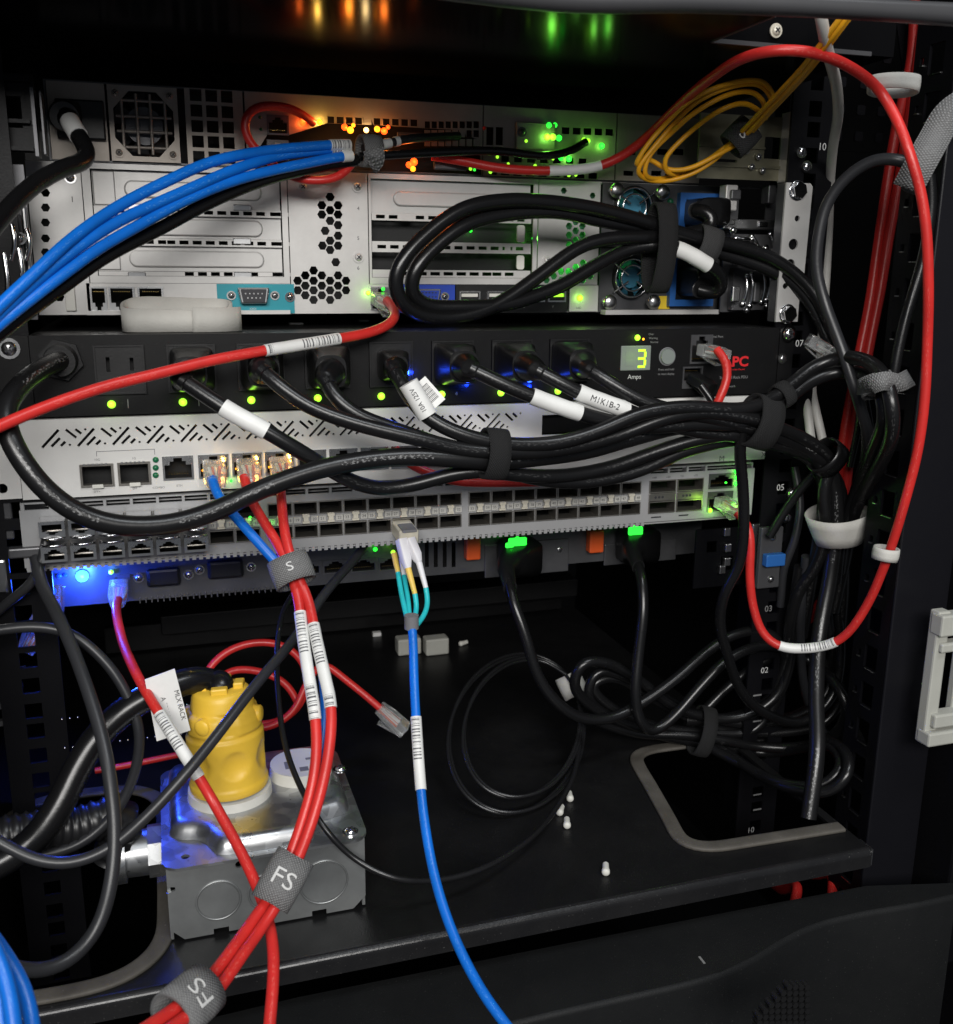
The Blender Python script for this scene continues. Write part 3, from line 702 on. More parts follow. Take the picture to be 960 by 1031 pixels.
led(s2, P(474, 232, Y2+13), 1.3, 'led_green', power=.006, col=(.2, 1, .1)); led(s2, P(537, 240, Y2+8), 1.0, 'led_green', power=.05, col=(.2, 1, .1), off=-.004)
# right honeycomb panel with green glow behind
H2 = [(240, 490), (220, 503), (260, 503), (240, 517), (220, 530), (260, 530), (240, 545), (220, 560), (218, 640), (240, 627), (262, 614), (196, 640), (174, 654), (196, 666), (218, 666), (240, 654), (262, 640), (152, 666), (174, 680), (262, 666), (240, 680), (284, 654), (284, 627)]
vent = sheet('honeycomb_panel', 542, 603, [hx(500+a/3, 60+c/3, 2.5) for a, c in H2]+[hx(568, 192, 2.2), hx(597, 197, 2.2)], z0=ZIO)
MB().rbox(Y2+6, Y2+7, R2(545, 180, 602, 292)).build('green_board', 'board_green', s2)
l = bpy.data.lights.new('board_glow', 'POINT'); l.energy = .03; l.color = (.15, 1, .12); l.shadow_soft_size = .004
lo = bpy.data.objects.new('board_glow', l); COL.objects.link(lo); lo.location = P(572, 262, Y2+4)
screw(s2, P(551, 262, Y2), 2.4, 'silver_sheet')
# connector strip along the bottom
X0s = XZ(88, 300, Y2)[0]
io_h = []; lan = [R2(80, 288, 107, 312), R2(110, 288, 136, 312)]
io = plate('connector_strip', 'silver_sheet', s2, (X0s, Z20, XB, ZIO-.2), [inset((max(q[0], X0s+.6), Z20+1.4, q[2], ZIO-2.0), .2) for q in (R2(91, 288, 108, 312), R2(110, 288, 136, 312), R2(139, 288, 165, 312))], Y2, 1.2)
for q in (R2(91, 288, 108, 312), R2(110, 288, 136, 312), R2(139, 288, 165, 312)): rj_port(s2, (max(q[0], X0s+.6), Z20+1.4, q[2], ZIO-2.0), Y2, 'steel', True)
r = R2(219, 287, 296.5, 315); tp = MB().rbox(Y2-.6, Y2-.05, (r[0], Z20+.3, r[2], ZIO-.3)).build('teal_plate', 'teal_plate', s2)
def dsub(px, py, w, h, m, ins, rows):
    x, z = XZ(px, py, Y2); pl = [(x-w/2, z+h/2), (x+w/2, z+h/2), (x+w/2-1.6, z-h/2), (x-w/2+1.6, z-h/2)]
    o = MB().prism(pl[::-1], Y2-6, Y2-.6).build(m, 'steel', s2, bevel=.8)
    k = .82; pl2 = [(x+(a-x)*k, z+(c-z)*k) for a, c in pl]; fc = MB().prism(pl2[::-1], Y2-6.3, Y2-5.9).build('connector_face', ins, o)
    b = MB()
    for j, n in enumerate(rows):
        for i in range(n):
            c = W3(x+(i-(n-1)/2)*w*.13, Y2-6.3, z+((len(rows)-1)/2-j)*h*.27); b.cyl(c, c+Vector((0, -.0003, 0)), .0005, n=8)
    b.build('pins', 'ink' if ins != 'ink' else 'steel', fc)
    for s in (-1, 1): screw(s2, W3(x+s*(w/2+3.6), Y2-.6, z), 2.0, 'steel')
dsub(255, 297.5, 19, 9.5, 'serial_port', 'ink', (5, 4)); screw(s2, P(292, 299, Y2-.6), 2.2, 'chrome')
text(s2, 'IOIOI', (P(255, 311, Y2-.7)), 1.2, 'mark_white')
# right half of the strip
X0r = XZ(372, 300, Y2)[0]; X1r = XZ(603, 300, Y2)[0]
ql = R2(371, 289, 394, 311); rq = (X0r+.8, Z20+2, ql[2], ZIO-2)
io2 = plate('connector_strip', 'silver_sheet', s2, (X0r, Z20, XZ(399, 300, Y2)[0], ZIO-.2), [inset(rq, .2)], Y2, 1.2); rj_port(s2, rq, Y2, 'steel')
led(s2, P(371, 295, Y2-1), 1.4, 'led_lime', power=.008, col=(.4, 1, .1)); led(s2, P(386, 291, Y2-1), 1.2, 'led_green')
r = R2(400, 287, 458, 314); MB().rbox(Y2-.6, Y2+.8, (r[0], Z20+.3, r[2], ZIO-.3)).build('blue_plate', 'vga_blue', s2)
dsub(430, 298.5, 16.5, 9.5, 'video_port', 'vga_blue', (5, 5, 5))
r = R2(459, 287, 572, 314); MB().rbox(Y2-.3, Y2+.8, (r[0], Z20+.3, r[2], ZIO-.3)).build('black_plate', 'black_plastic', s2)
for x0, x1, gl in ((462, 483, 0), (490, 510, 0), (530, 548, 0), (551, 569, 1)):
    r = R2(x0, 293, x1, 304); u = ring(s2, 'usb_port', 'steel', r, 1.0, Y2-2.2, Y2-.4)
    MB().rbox(Y2-1.4, Y2-.5, (r[0]+1.6, (r[1]+r[3])/2-.2, r[2]-1.6, r[3]-1.6)).build('tongue', 'white_plastic' if not gl else 'led_lime', u)
for px in (528, 557):
    text(s2, 'Y', P(px, 309, Y2-.4), 1.6, 'mark_white')
r = R2(573, 288, 602, 314); MB().rbox(Y2-1.2, Y2+.6, (r[0], Z20+.3, r[2], ZIO-.3)).build('corner_tab', 'silver_sheet', s2, bevel=.5)
led(s2, P(584, 300, Y2-1.3), 2.4, 'led_lime', power=.01, col=(.4, 1, .1)); text(s2, 'UID', P(583, 310, Y2-1.3), 1.5, 'ink')
# two power supplies side by side on the right
def fan_unit(px, py, R_):
    x, z = XZ(px, py, Y2); o = plate('fan_grille', 'black_plastic', psub, hexa(x, z, R_*1.12, 32), [hexa(x, z, R_, 32)], Y2-3, 3)
    c = W3(x, Y2-3.5, z); b = MB()
    for k in (1.0, .68): b.torus(c, (0, 1, 0), R_*k*.001, .0007, 36, 8)
    for a in (35, 145, 215, 325):
        e = Vector((math.cos(math.radians(a)), 0, math.sin(math.radians(a)))); b.cyl(c+e*(R_*.3*.001), c+e*(R_*1.35*.001), .0007, n=8)
    b.build('wire_guard', 'chrome', o); b = MB().cyl(W3(x, Y2+4, z), W3(x, Y2, z), .0072, .0066, 28)
    b.build('hub', 'fan_blue', o); b = MB(); ctr = W3(x, Y2+4, z)
    for i in range(7):
        a = 2*math.pi*i/7; e = Vector((math.cos(a), 0, math.sin(a))); f = Vector((-math.sin(a), .6, math.cos(a))).normalized()
        b.add([ctr+e*.007-f*.003, ctr+e*.007+f*.003, ctr+e*(R_*.00096)+f*.005, ctr+e*(R_*.00096)-f*.005], [(0, 1, 2, 3)])
    b.build('fan_blades', 'fan_blue', o)
for k, (fy, z0, z1) in enumerate(((209, 52.5, 94), (280, 9.6, 51.8))):
    x0, x1 = XZ(605, 250, Y2)[0], XZ(726, 250, Y2)[0]; xf, zf = XZ(637 if k == 0 else 635, fy, Y2)
    psub = MB().box((0, 0, 0), (1, 1, 1)); 
    psub = plate('power_supply', 'dark_sheet', s2, (x0, z0, x1, z1), [hexa(xf, zf, 12.6, 32)], Y2, 1.4)
    fan_unit(637 if k == 0 else 635, fy, 12.6)
    MB().box((x0+.5, Y2+10, z0+.5), (x1-.5, Y2+11, z1-.5)).build('shade_backing', 'interior_black', psub)  # black sheet gives the shade behind the fan opening
    q = R2(681, 195, 726, 240) if k == 0 else R2(672, 255, 716, 308)
    fr = plate('inlet_frame', 'psu_blue', psub, q, [inset(q, 4.4)], Y2-5, 5.0)
    MB().rbox(Y2-2, Y2-.2, inset(q, 4.6)).build('power_inlet', 'black_plastic', fr)
for px, py in ((618, 192), (664, 194), (611, 304), (655, 304)):
    p = Vector(P(px, py, Y2)); o = MB().cyl(p, p+Vector((0, -.005, 0)), .0034, n=20).dome(p+Vector((0, -.005, 0)), (0, -1, 0), .0052, .003, 20, 5).build('thumb_screw', 'steel', s2)
    MB().torus(p+Vector((0, -.0052, 0)), (0, 1, 0), .0047, .0005, 20, 6).build('knurl_ring', 'steel', o)
MB().rbox(Y2-.7, Y2-.05, R2(663, 298, 674, 311)).build('warning_sticker', 'sticker_yellow', s2)
led(s2, P(675, 203, Y2-.1), 2.4, 'green_dim'); led(s2, P(674, 304, Y2-.1), 1.2, 'green_dim')
MB().rbox(Y2-8, Y2-.1, R2(605, 311.5, 718, 316)).build('bottom_flange', 'silver_sheet', s2)
MB().rbox(Y2-3, Y2-.1, R2(88, 312.5, 292, 316.5)).build('bottom_flange', 'silver_sheet', s2)
# slide rail pieces right of it
rr2 = empty('slide_rail', 'silver slide rail bracket with round holes beside the tall server', 'rail', P(790, 322, 5))
r = FR(783, 184, 803, 322, -1); hol = []
for px, py, q in ((804, 220, 2.0), (800, 246, 3.6), (797, 266, 3.4), (792, 288, 2.0)):
    hol.append(hexa(XZ(px-1, py, -1)[0], XZ(px-1, py, -1)[1], q, 14))
x0, x1 = XZ(787, 250, -1)[0], XZ(812, 250, -1)[0]; zt, zb = XZ(800, 184, -1)[1], XZ(785, 324, -1)[1]
bk = plate('bracket_face', 'silver_sheet', rr2, [(x0, zb), (x1-2, zb), (x1-2, zb+16), (x1, zb+18), (x1+1, zt-2), (x1-1, zt), (x0, zt)], [h for h in hol if min(p[0] for p in h) > x0+.6], -1, 1.5)
MB().box((x0, .6, zb), (x0+1.4, 9, zt)).build('bracket_web', 'dark_sheet', rr2)
for px, py, k in ((803, 192, 3.2), (793, 316, 2.6)): 
    p = Vector(P(px, py, -1)); o = MB().cyl(p, p+Vector((0, -.004, 0)), .0052, n=6, smooth=False).build('bolt_head', 'chrome', rr2); MB().torus(p, (0, 1, 0), .0058, .0009).build('washer', 'chrome', o)
for px, py in ((807, 153), (812, 168)): screw(rr2, P(px, py, .8), 2.8, 'chrome')
# inner slide with rods
r = FR(729, 188, 782, 314, 40); sb = plate('slide_back', 'dark_sheet', rr2, r, [FR(744, 190, 772, 221, 40)], 40, 1.5)
MB().rbox(30, 39, FR(731, 186, 743, 212, 30)).build('catch', 'silver_sheet', rr2, bevel=.8); MB().rbox(30, 39, FR(774, 186, 782, 205, 30)).build('catch', 'dark_sheet', rr2, bevel=.8)
MB().rbox(28, 39, FR(729, 221, 784, 231, 28)).build('cross_plate', 'steel', rr2, bevel=.6)
for k, (pa, pb) in enumerate((((752, 278), (748, 306)), ((757, 276), (755, 308)), ((769, 274), (767, 304)), ((775, 272), (772, 302)), ((741, 240), (757, 241)), ((757, 238), (764, 252)), ((776, 236), (779, 252)))):
    a = Vector(P(*pa, 32)); c = Vector(P(*pb, 32)); m_ = (a+c)/2+Vector((.001, -.002, 0)); pts, _ = spline([a, m_, c], .002)
    MB().tube(pts, .0013, 8).dome(a, (0, -1, 0), .002, .0016).dome(c, (0, -1, 0), .0022, .0018).build('spring_rod', 'chrome', rr2)
MB().rbox(34, 39.4, FR(735, 236, 782, 256, 34)).build('spring_housing', 'dark_sheet', rr2); MB().rbox(34, 39.4, FR(738, 270, 782, 312, 34)).build('spring_housing', 'dark_sheet', rr2)
for px, py, w_, h_ in ((741, 196, 5, 5), (736, 224, 4, 3), (768, 226, 5, 3), (745, 263, 7, 4), (762, 262, 6, 5), (777, 262, 4, 8), (741, 296, 4, 8), (762, 294, 3, 10), (779, 290, 3, 12)):
    MB().rbox(27, 30, FR(px-w_, py-h_, px+w_, py+h_, 28)).build('slide_catch', random.choice(('steel', 'chrome', 'dark_sheet')), rr2, bevel=.9)
for px, py in ((748, 250), (771, 250), (752, 312), (772, 308), (738, 232)): screw(rr2, P(px, py, 27), 1.8, 'chrome')
# left slide pieces
lr = empty('slide_rail', 'shiny slide rail end at the left border', 'rail', P(12, 318, 10))
MB().rbox(14, 16, FR(-30, 165, 31, 322, 14)).build('rail_plate', 'dark_sheet', lr)
for k, (x0, y0, x1, y1) in enumerate(((-4, 205, 6, 300), (7, 222, 16, 318), (17, 215, 24, 296), (25, 206, 30, 318))):
    MB().rbox(5+k*2, 13.5, FR(x0, y0, x1, y1, 5)).build('guide_strip', 'steel' if k % 2 else 'dark_sheet', lr, bevel=.8)
for k, (xa, ya, yb) in enumerate(((12, 226, 262), (19, 250, 300), (4, 255, 318), (27, 230, 262))):
    pts, _ = spline([Vector(P(xa, ya, 2)), Vector(P(xa+4, (ya+yb)/2, 0)), Vector(P(xa, yb, 2))], .002); MB().tube(pts, .0013, 8).build('spring_rod', 'chrome', lr)
for px, py in ((8, 236), (20, 240), (14, 300), (5, 284)): screw(lr, P(px, py, 4), 2.4, 'chrome')
up = empty('corner_bracket', 'dark metal arm bracket in the top left corner', 'bracket', P(18, 152, 0))
plate('arm_plate', 'cabinet_black', up, FR(-60, 72, 36, 152, 8), [FR(-20, 96, 22, 128, 8)], 8, 3)
MB().rbox(6, 20, FR(33, 88, 36.5, 157, 6)).rbox(6, 20, FR(42, 92, 44, 155, 6)).build('edge_strip', 'dark_sheet', up)
MB().rbox(4, 8, FR(-60, 118, 30, 122, 4)).rbox(4, 8, FR(-60, 146, 34, 150, 4)).rbox(2, 8, FR(-60, 74, 30, 80, 4)).build('arm_rib', 'cabinet_black', up)

# ================================================================== power strip
pdu = empty('power_strip', 'black rack power strip with a lit green 3 and a row of outlets', 'power strip', W3(-24, 20, -44))
PX0, PX1 = -252, XZ(783, 360, 0)[0]
chassis(pdu, (PX0, -43.6, PX1, 0.6), 0, 210, 'pdu_black', 8)
OX = [XZ(120, 358, 0)[0]+38.3*i for i in range(8)]; OZ = -18.5
hol = [(x-13.2, OZ-13.5, x+13.2, OZ+13.5) for x in OX]
qd = FR(625, 348, 655, 373, 0); qj = FR(695, 337, 717, 366, 0); qk = FR(687, 369, 707, 391, 0)
plate('face', 'pdu_black', pdu, (PX0, -43.6, PX1, 0.6), hol+[inset(qd, .3), inset(qj, .6), inset(qk, .6)], 0, 1.4)
for s, x0, x1 in ((1, PX1+.3, 226), (-1, -272, PX0-.3)):
    e = plate('mounting_ear', 'pdu_black', pdu, (x0, -43.4, x1, .4), [hexa(219.5 if s > 0 else -262, -37.5, 3.2, 14)], -.6, 2.0)
screw(pdu, P(794, 336, -.8), 4.2, 'chrome'); screw(pdu, P(787.5, 361, -.8), 2.4, 'steel'); screw(pdu, W3(-262, -.8, -6), 4.0, 'steel')
for i, x in enumerate(OX):
    def sl(cx, cz, w, h): return (x+cx-w/2, OZ+cz-h/2, x+cx+w/2, OZ+cz+h/2)
    o = plate('outlet', 'black_plastic', pdu, (x-13, OZ-13.3, x+13, OZ+13.3), [sl(-6, 3, 2, 8), sl(6.4, 3, 2, 7), rrect(*sl(0, -7, 5, 5), 2.0, 4)], -1.0, 3)
    ring(pdu, 'outlet_rim', 'black_plastic', (x-13.2, OZ-13.5, x+13.2, OZ+13.5), .9, -2.0, -1.1)
LX = [XZ(a, c, 0)[0] for a, c in ((112, 400), (184, 398), (253, 397), (320, 395), (384, 393), (445, 391))]; LX += [LX[5]+38.3, LX[5]+76.6]
for x in LX: led(pdu, W3(x, -.1, -37.6), 2.3, 'led_lime', power=.004, col=(.45, 1, .08))
for px, py in ((414, 375), (470, 387), (533, 389)): led(pdu, P(px, py, -.1), 1.6, 'led_blue_dim', power=.03, col=(.02, .08, 1))  # added blue emitters stand in for the blue glow under the plugs
for x in LX[:2]: MB().box((x+8.5, -.3, -40), (x+8.9, -.05, -35)).build('tick_mark', 'mark_dim', pdu)
text(pdu, '4', W3(XZ(240+645/3, 395, 0)[0]+3, -.1, -37.5), 2.4, 'mark_dim')
dsp = MB().rbox(-.8, 1.2, qd).build('display_window', 'lens_grey', pdu, bevel=.6)
p = P(646, 361, -1.0); dg = MB()
w, h, t = 5.6, 10.4, 1.5
for z in (-h/2, 0, h/2): dg.box((p[0]*1000-w/2+.5, -1.1, p[2]*1000+z-t/2), (p[0]*1000+w/2, -.9, p[2]*1000+z+t/2))
for z in (-h/4, h/4): dg.box((p[0]*1000+w/2-t*.6, -1.12, p[2]*1000+z-h/4+.9), (p[0]*1000+w/2+t*.4, -.92, p[2]*1000+z+h/4-.9))
dg.build('digit', 'digit_lime', dsp)
for dx in (-8.2,):
    for z in (-h/4, h/4): MB().box((p[0]*1000+dx-3, -.95, p[2]*1000+z-2), (p[0]*1000+dx+3, -.85, p[2]*1000+z+2)).build('unlit_segment', 'lens_grey', dsp)
l = bpy.data.lights.new('display_glow', 'POINT'); l.energy = .001; l.color = (.5, 1, .1); l.shadow_soft_size = .004
lo = bpy.data.objects.new('display_glow', l); COL.objects.link(lo); lo.location = P(644, 361, -8)
text(pdu, 'Amps', P(639, 379.5, -.1), 3.0, 'mark_white')
c = Vector(P(672, 359, 0)); bt = MB().cyl(c, c+Vector((0, -.0016, 0)), .0052, .0048, 28).build('button', 'lens_grey', pdu, bevel=.3); MB().torus(c, (0, 1, 0), .0056, .0005, 28, 6).build('button_rim', 'ink_grey', bt)
led(pdu, P(642, 340, -.1), 2.0, 'led_lime', power=.004, col=(.5, 1, .1)); led(pdu, P(648, 341.5, -.1), .8, 'led_amber')
for s, px, py, z in (('Over', 656, 336.5, 1.3), ('Warning', 658, 340.5, 1.3), ('Normal', 659, 344.5, 1.3), ('Press and hold', 671, 372, 1.4), ('to reset display', 671, 376.5, 1.4), ('Serial Port', 722, 339, 1.6), ('Switched Rack PDU', 739, 380, 1.9), ('Network', 735, 389, 1.6)):
    text(pdu, s, P(px, py, -.1), z, 'mark_dim')
text(pdu, 'APC', P(741, 364.5, -.1), 6.6, 'logo_red', 'logo', sx=1.12, bold=.03); text(pdu, 'by Schneider Electric', P(741, 372, -.1), 1.2, 'logo_red')
rj_port(pdu, qj, 0, 'dark_sheet'); rj_port(pdu, qk, 0, 'dark_sheet', True)
# cord gland on the far left
c = Vector(P(62, 362, 0)); MB().cyl(c, c+Vector((0, -.012, 0)), .0095, .008, 24).cyl(c+Vector((0, -.001, 0)), c+Vector((0, -.004, 0)), .0115, n=6).build('cord_gland', 'black_plastic', pdu)

# ================================================================== white appliance
YW = -.5
wb = empty('network_appliance', 'off-white network appliance with slanted slot vents and amber-lit ports', 'appliance', W3(-24, 20, -89))
WX0, WX1, WZ0, WZ1 = XZ(19, 460, YW)[0], 210.0, -89.2, -44.9
chassis(wb, (WX0+1, WZ0, 196, WZ1), YW, 330, 'white_paint', 14)
hol = []
xl = [XZ(a, 449, YW)[0] for a in (42.5, 216)]; Pt = (xl[1]-xl[0])/5; zb = XZ(100, 449, YW)[1]+.3; h = 9.6
def slash(x0, z0, x1, z1, w=.72):
    dx, dz = x1-x0, z1-z0; L = math.hypot(dx, dz); nx, nz = -dz/L*w, dx/L*w
    return [(x0+nx, z0+nz), (x0-nx, z0-nz), (x1-nx, z1-nz), (x1+nx, z1+nz)]
for k in range(15):
    x = xl[0]+k*Pt
    def S(a, c, d, e): hol.append(slash(x+a*Pt, zb+c*h, x+d*Pt, zb+e*h))
    S(0, 0, .5, 1); S(.26, .04, .52, .52); S(.52, .05, .66, .30); S(.70, 1, .98, .50); S(.97, 1, 1.13, .72)
    for a, c in ((.78, .10), (1.25, .97)): hol.append(hexa(x+a*Pt, zb+c*h, .7, 8))
spx = [FR(81, 467, 115, 490, YW), FR(119, 465, 152, 488, YW)]
rjx0 = FR(164, 459, 195, 483, YW); rw = rjx0[2]-rjx0[0]; rp = XZ(233, 470, YW)[0]-XZ(199, 470, YW)[0]
rjs = [rjx0]+[(XZ(200, 470, YW)[0]+i*rp, rjx0[1], XZ(200, 470, YW)[0]+i*rp+rp*.90, rjx0[3]) for i in range(8)]
blk = FR(546, 417, 600, 437, YW)
plate('face', 'white_paint', wb, (WX0, WZ0, WX1, WZ1), hol+[inset(q, .4) for q in spx+rjs]+[blk], YW, 1.6)
plate('mounting_ear', 'white_paint', wb, (WX0-22, WZ0+1, WX0-.3, WZ1), [rrect(*FR(-3, 487, 8, 497, YW), 2.6, 5)], YW, 1.6)
MB().rbox(YW+7, YW+8, blk).build('dark_window', 'black_plastic', wb)
for k, q in enumerate(spx):
    o = ring(wb, 'transceiver_port', 'cage_steel', q, 1.2, YW-1.2, YW+4); x = (q[0]+q[2])/2
    MB().box((x-3, YW-2.6, q[1]-.6), (x+3, YW-1.2, q[1]+1.6)).build('latch', 'white_plastic', o, bevel=.3)
    b = MB()
    for i in range(6): b.box((q[0]+2+i*2.3, YW-1.8, q[3]-.4), (q[0]+3.2+i*2.3, YW-1.2, q[3]+.5))
    b.build('spring_fingers', 'steel', o)
for q in rjs: rj_port(wb, q, YW, 'steel')
for py in (463, 471, 478.5): led(wb, P(157, py, YW-.1), 1.75, 'green_dim')
for s, px, py in (('10G', 98, 463), ('1G', 135, 461.5), ('SFP+', 98, 495), ('SFP', 136, 492), ('COMBO', 160, 491), ('ETH', 181, 489)): text(wb, s, P(px, py, YW-.1), 1.3, 'ink_grey')
a, c = XZ(97, 455, YW), XZ(156, 453, YW)
MB().box((a[0], YW-.15, a[1]), (c[0], YW-.03, a[1]+.3)).box((a[0], YW-.15, a[1]-2.5), (a[0]+.3, YW-.03, a[1])).box((c[0]-.3, YW-.15, a[1]-3), (c[0], YW-.03, a[1])).build('guide_line', 'ink_grey', wb)
# glow of the three connected ports
for i in range(3):
    q = rjs[1+i]
    for j, (dx, dz, m_) in enumerate(((.82, .75, 'led_amber'), (.86, .35, 'led_warm'), (.14, .35, 'led_amber'), (.80, .18, 'led_amber'))):
        led(wb, W3(q[0]+(q[2]-q[0])*dx, YW-.9, q[1]+(q[3]-q[1])*dz), .8, m_, power=.010 if j < 2 else 0, col=(1, .55, .08), off=.002)
text(wb, 'M', P(727, 462, YW-.1), 4, 'ink_grey'); text(wb, 'X', P(769, 458, YW-.1), 4, 'ink_grey')

# ================================================================== switch with 48 small ports
YS = -.5
sw = empty('network_switch', 'grey switch with rows of small numbered ports', 'switch', W3(-24, 20, -131))
SX0, SX1 = XZ(22, 540, YS)[0], XZ(758, 500, YS)[0]; SZ0, SZ1 = -130.4, -91.2
ZF = -97.6                                       # top of the solid face, vents above
def sx(px): return XZ(px, 515, YS)[0]
pc = (sx(465)-sx(295))/7; X17 = sx(295)-pc; gap = 4.2
colx = [X17-gap-8*pc+i*pc for i in range(8)]+[X17+i*pc for i in range(8)]+[X17+8*pc+gap+i*pc for i in range(8)]
zt1, zt0 = -100.0, -107.4; zb1, zb0 = -113.6, -121.6
chassis(sw, (SX0+.6, SZ0+.2, SX1-.6, SZ1), YS, 330, 'switch_grey', 26)
hol = []
for x in colx: hol += [(x+.6, zt0, x+pc-.6, zt1), (x+.6, zb0, x+pc-.6, zb1)]
Q = [(652, 484, 677, 497), (680, 482.5, 705.5, 495.5), (652, 508.5, 677, 521), (679.5, 506, 704.5, 519)]
qx0 = sx(652); qw = (sx(707)-sx(652))/2
qs = [(qx0+i*qw+.4, z0, qx0+(i+1)*qw-.6, z1) for z0, z1 in ((-108.2, -99.6), (-122.4, -114.2)) for i in range(2)]
mg = FR(714, 478, 738, 499, YS); mg = (mg[0], -107.6, mg[2], -97.9); mg2 = (mg[0], -123.5, mg[2], -110.5)
# leave the strip at the ports' number rail solid
fo = plate('face', 'switch_grey', sw, (SX0, SZ0+2, SX1, ZF+2.4), hol+qs+[mg, mg2], YS, 1.6)
b = MB()                                         # vent posts above the face
nv = 30
for i in range(nv+1):
    x = SX0+2+(SX1-SX0-40)*i/nv; b.box((x-.8, YS, ZF+2.4), (x+.8, YS+6, SZ1-.2))
b.box((SX0, YS+6, ZF+2.4), (SX1, YS+7, ZF+3.2)).build('vent_posts', 'switch_grey', sw)
b = MB(); x = SX0+1                               # toothed lower edge
while x < sx(648): b.box((x, YS+.2, SZ0-.6), (x+2.2, YS+1.4, SZ0+2.2)); x += 3.9
b.build('toothed_edge', 'switch_grey', sw)
# cages, latches and numbers: shared meshes
def shared(b, name, m):
    me, c = b.mesh(name); me.materials.append(MATS[m]); return me, c
h1 = zt1-zt0; w1 = pc
cb = MB(); r0 = (.3, -.4, w1-.3, h1+.4)
for (x0, z0, x1, z1) in ((r0[0], r0[1], r0[2], r0[1]+.7), (r0[0], r0[3]-.7, r0[2], r0[3]), (r0[0], r0[1]+.7, r0[0]+.6, r0[3]-.7), (r0[2]-.6, r0[1]+.7, r0[2], r0[3]-.7)):
    cb.box((x0, -1.0, z0), (x1, 12, z1))
cage_me, cage_c = shared(cb, 'port_cage', 'cage_steel')
lat_me, lat_c = shared(MB().box((0, -2.4, 0), (4.2, -.2, 1.5)).box((.6, -2.2, -2.6), (3.6, -.9, 0)).box((0, -1.6, -4.0), (4.2, -.2, -2.7)), 'latch', 'latch_cream')
til_me, til_c = shared(MB().box((0, -1.3, 0), (4.3, -.1, 3.6)), 'number_tile', 'tile_grey')
for i, x in enumerate(colx):
    for z in (zt0, zb0): link('port_cage', cage_me, None, sw, W3(x, YS, z)+Vector(cage_c))
    if i < 6: continue
    for s, dx in ((2*i+1, .2), (2*i+2, pc-4.5)):
        t = link('number_tile', til_me, None, sw, W3(x+dx, YS, -112.4)+Vector(til_c)); text(t, str(s), W3(x+dx+2.15, YS-1.4, -110.6), 1.75, 'ink')
    link('latch', lat_me, None, sw, W3(x+pc/2-2.1, YS, -109.0)+Vector(lat_c))
for k, q in enumerate(qs): ring(sw, 'wide_port', 'cage_steel', q, .7, YS-1.0, YS+10)
for i in range(2):
    o = MB().box((qx0+i*qw+.4, YS-1.2, -113.9), (qx0+(i+1)*qw-.6, YS-.05, -108.5)).build('port_clip', 'cage_steel', sw, bevel=.3); b = MB()
    for j in range(3): c = W3(qx0+i*qw+5+j*2.6, YS-1.3, -111.2); b.cyl(c, c+Vector((0, -.0002, 0)), .0009, n=10)
    b.build('clip_holes', 'ink', o)
for i, s in enumerate(('<49', 'v50', '^51', 'v52')): text(sw, s, W3(qx0+4+i*qw*.5, YS-.1, -97.9), 1.5, 'ink')
for i in range(2): MB().box((qx0+3+i*qw, YS-.1, -125.8), (qx0+10.5+i*qw, YS-.03, -124.8)).build('stripe', 'ink', sw)
rj_port(sw, (mg[0]-.4, mg[1]-.4, mg[2]+.4, mg[3]+.4), YS, 'dark_sheet'); rj_port(sw, (mg2[0]-.4, mg2[1]-.4, mg2[2]+.4, mg2[3]+.4), YS, 'dark_sheet')
text(sw, 'IOIO', P(725, 473, YS-.1), 1.6, 'ink_grey')
for px, py, rr_, pw in ((741, 475, 1.5, .006), (741, 481, 1.5, .006), (741, 487, 1.6, .008), (742, 508, 1.7, .01), (715, 514, 1.8, .008), (731, 486, .8, 0)):
    led(sw, P(px, py, YS-.2), rr_, 'led_lime' if px == 715 else 'led_green', power=pw, col=(.25, 1, .1))
l = bpy.data.lights.new('port_glow', 'POINT'); l.energy = .003; l.color = (.45, 1, .08); l.shadow_soft_size = .003
lo = bpy.data.objects.new('port_glow', l); COL.objects.link(lo); lo.location = P(722, 512, YS-14)
for px, py in ((233, 484), (274, 526), (252, 521)): led(sw, P(px, py, YS-.2), .9, 'led_green', power=.002, col=(.2, 1, .1))
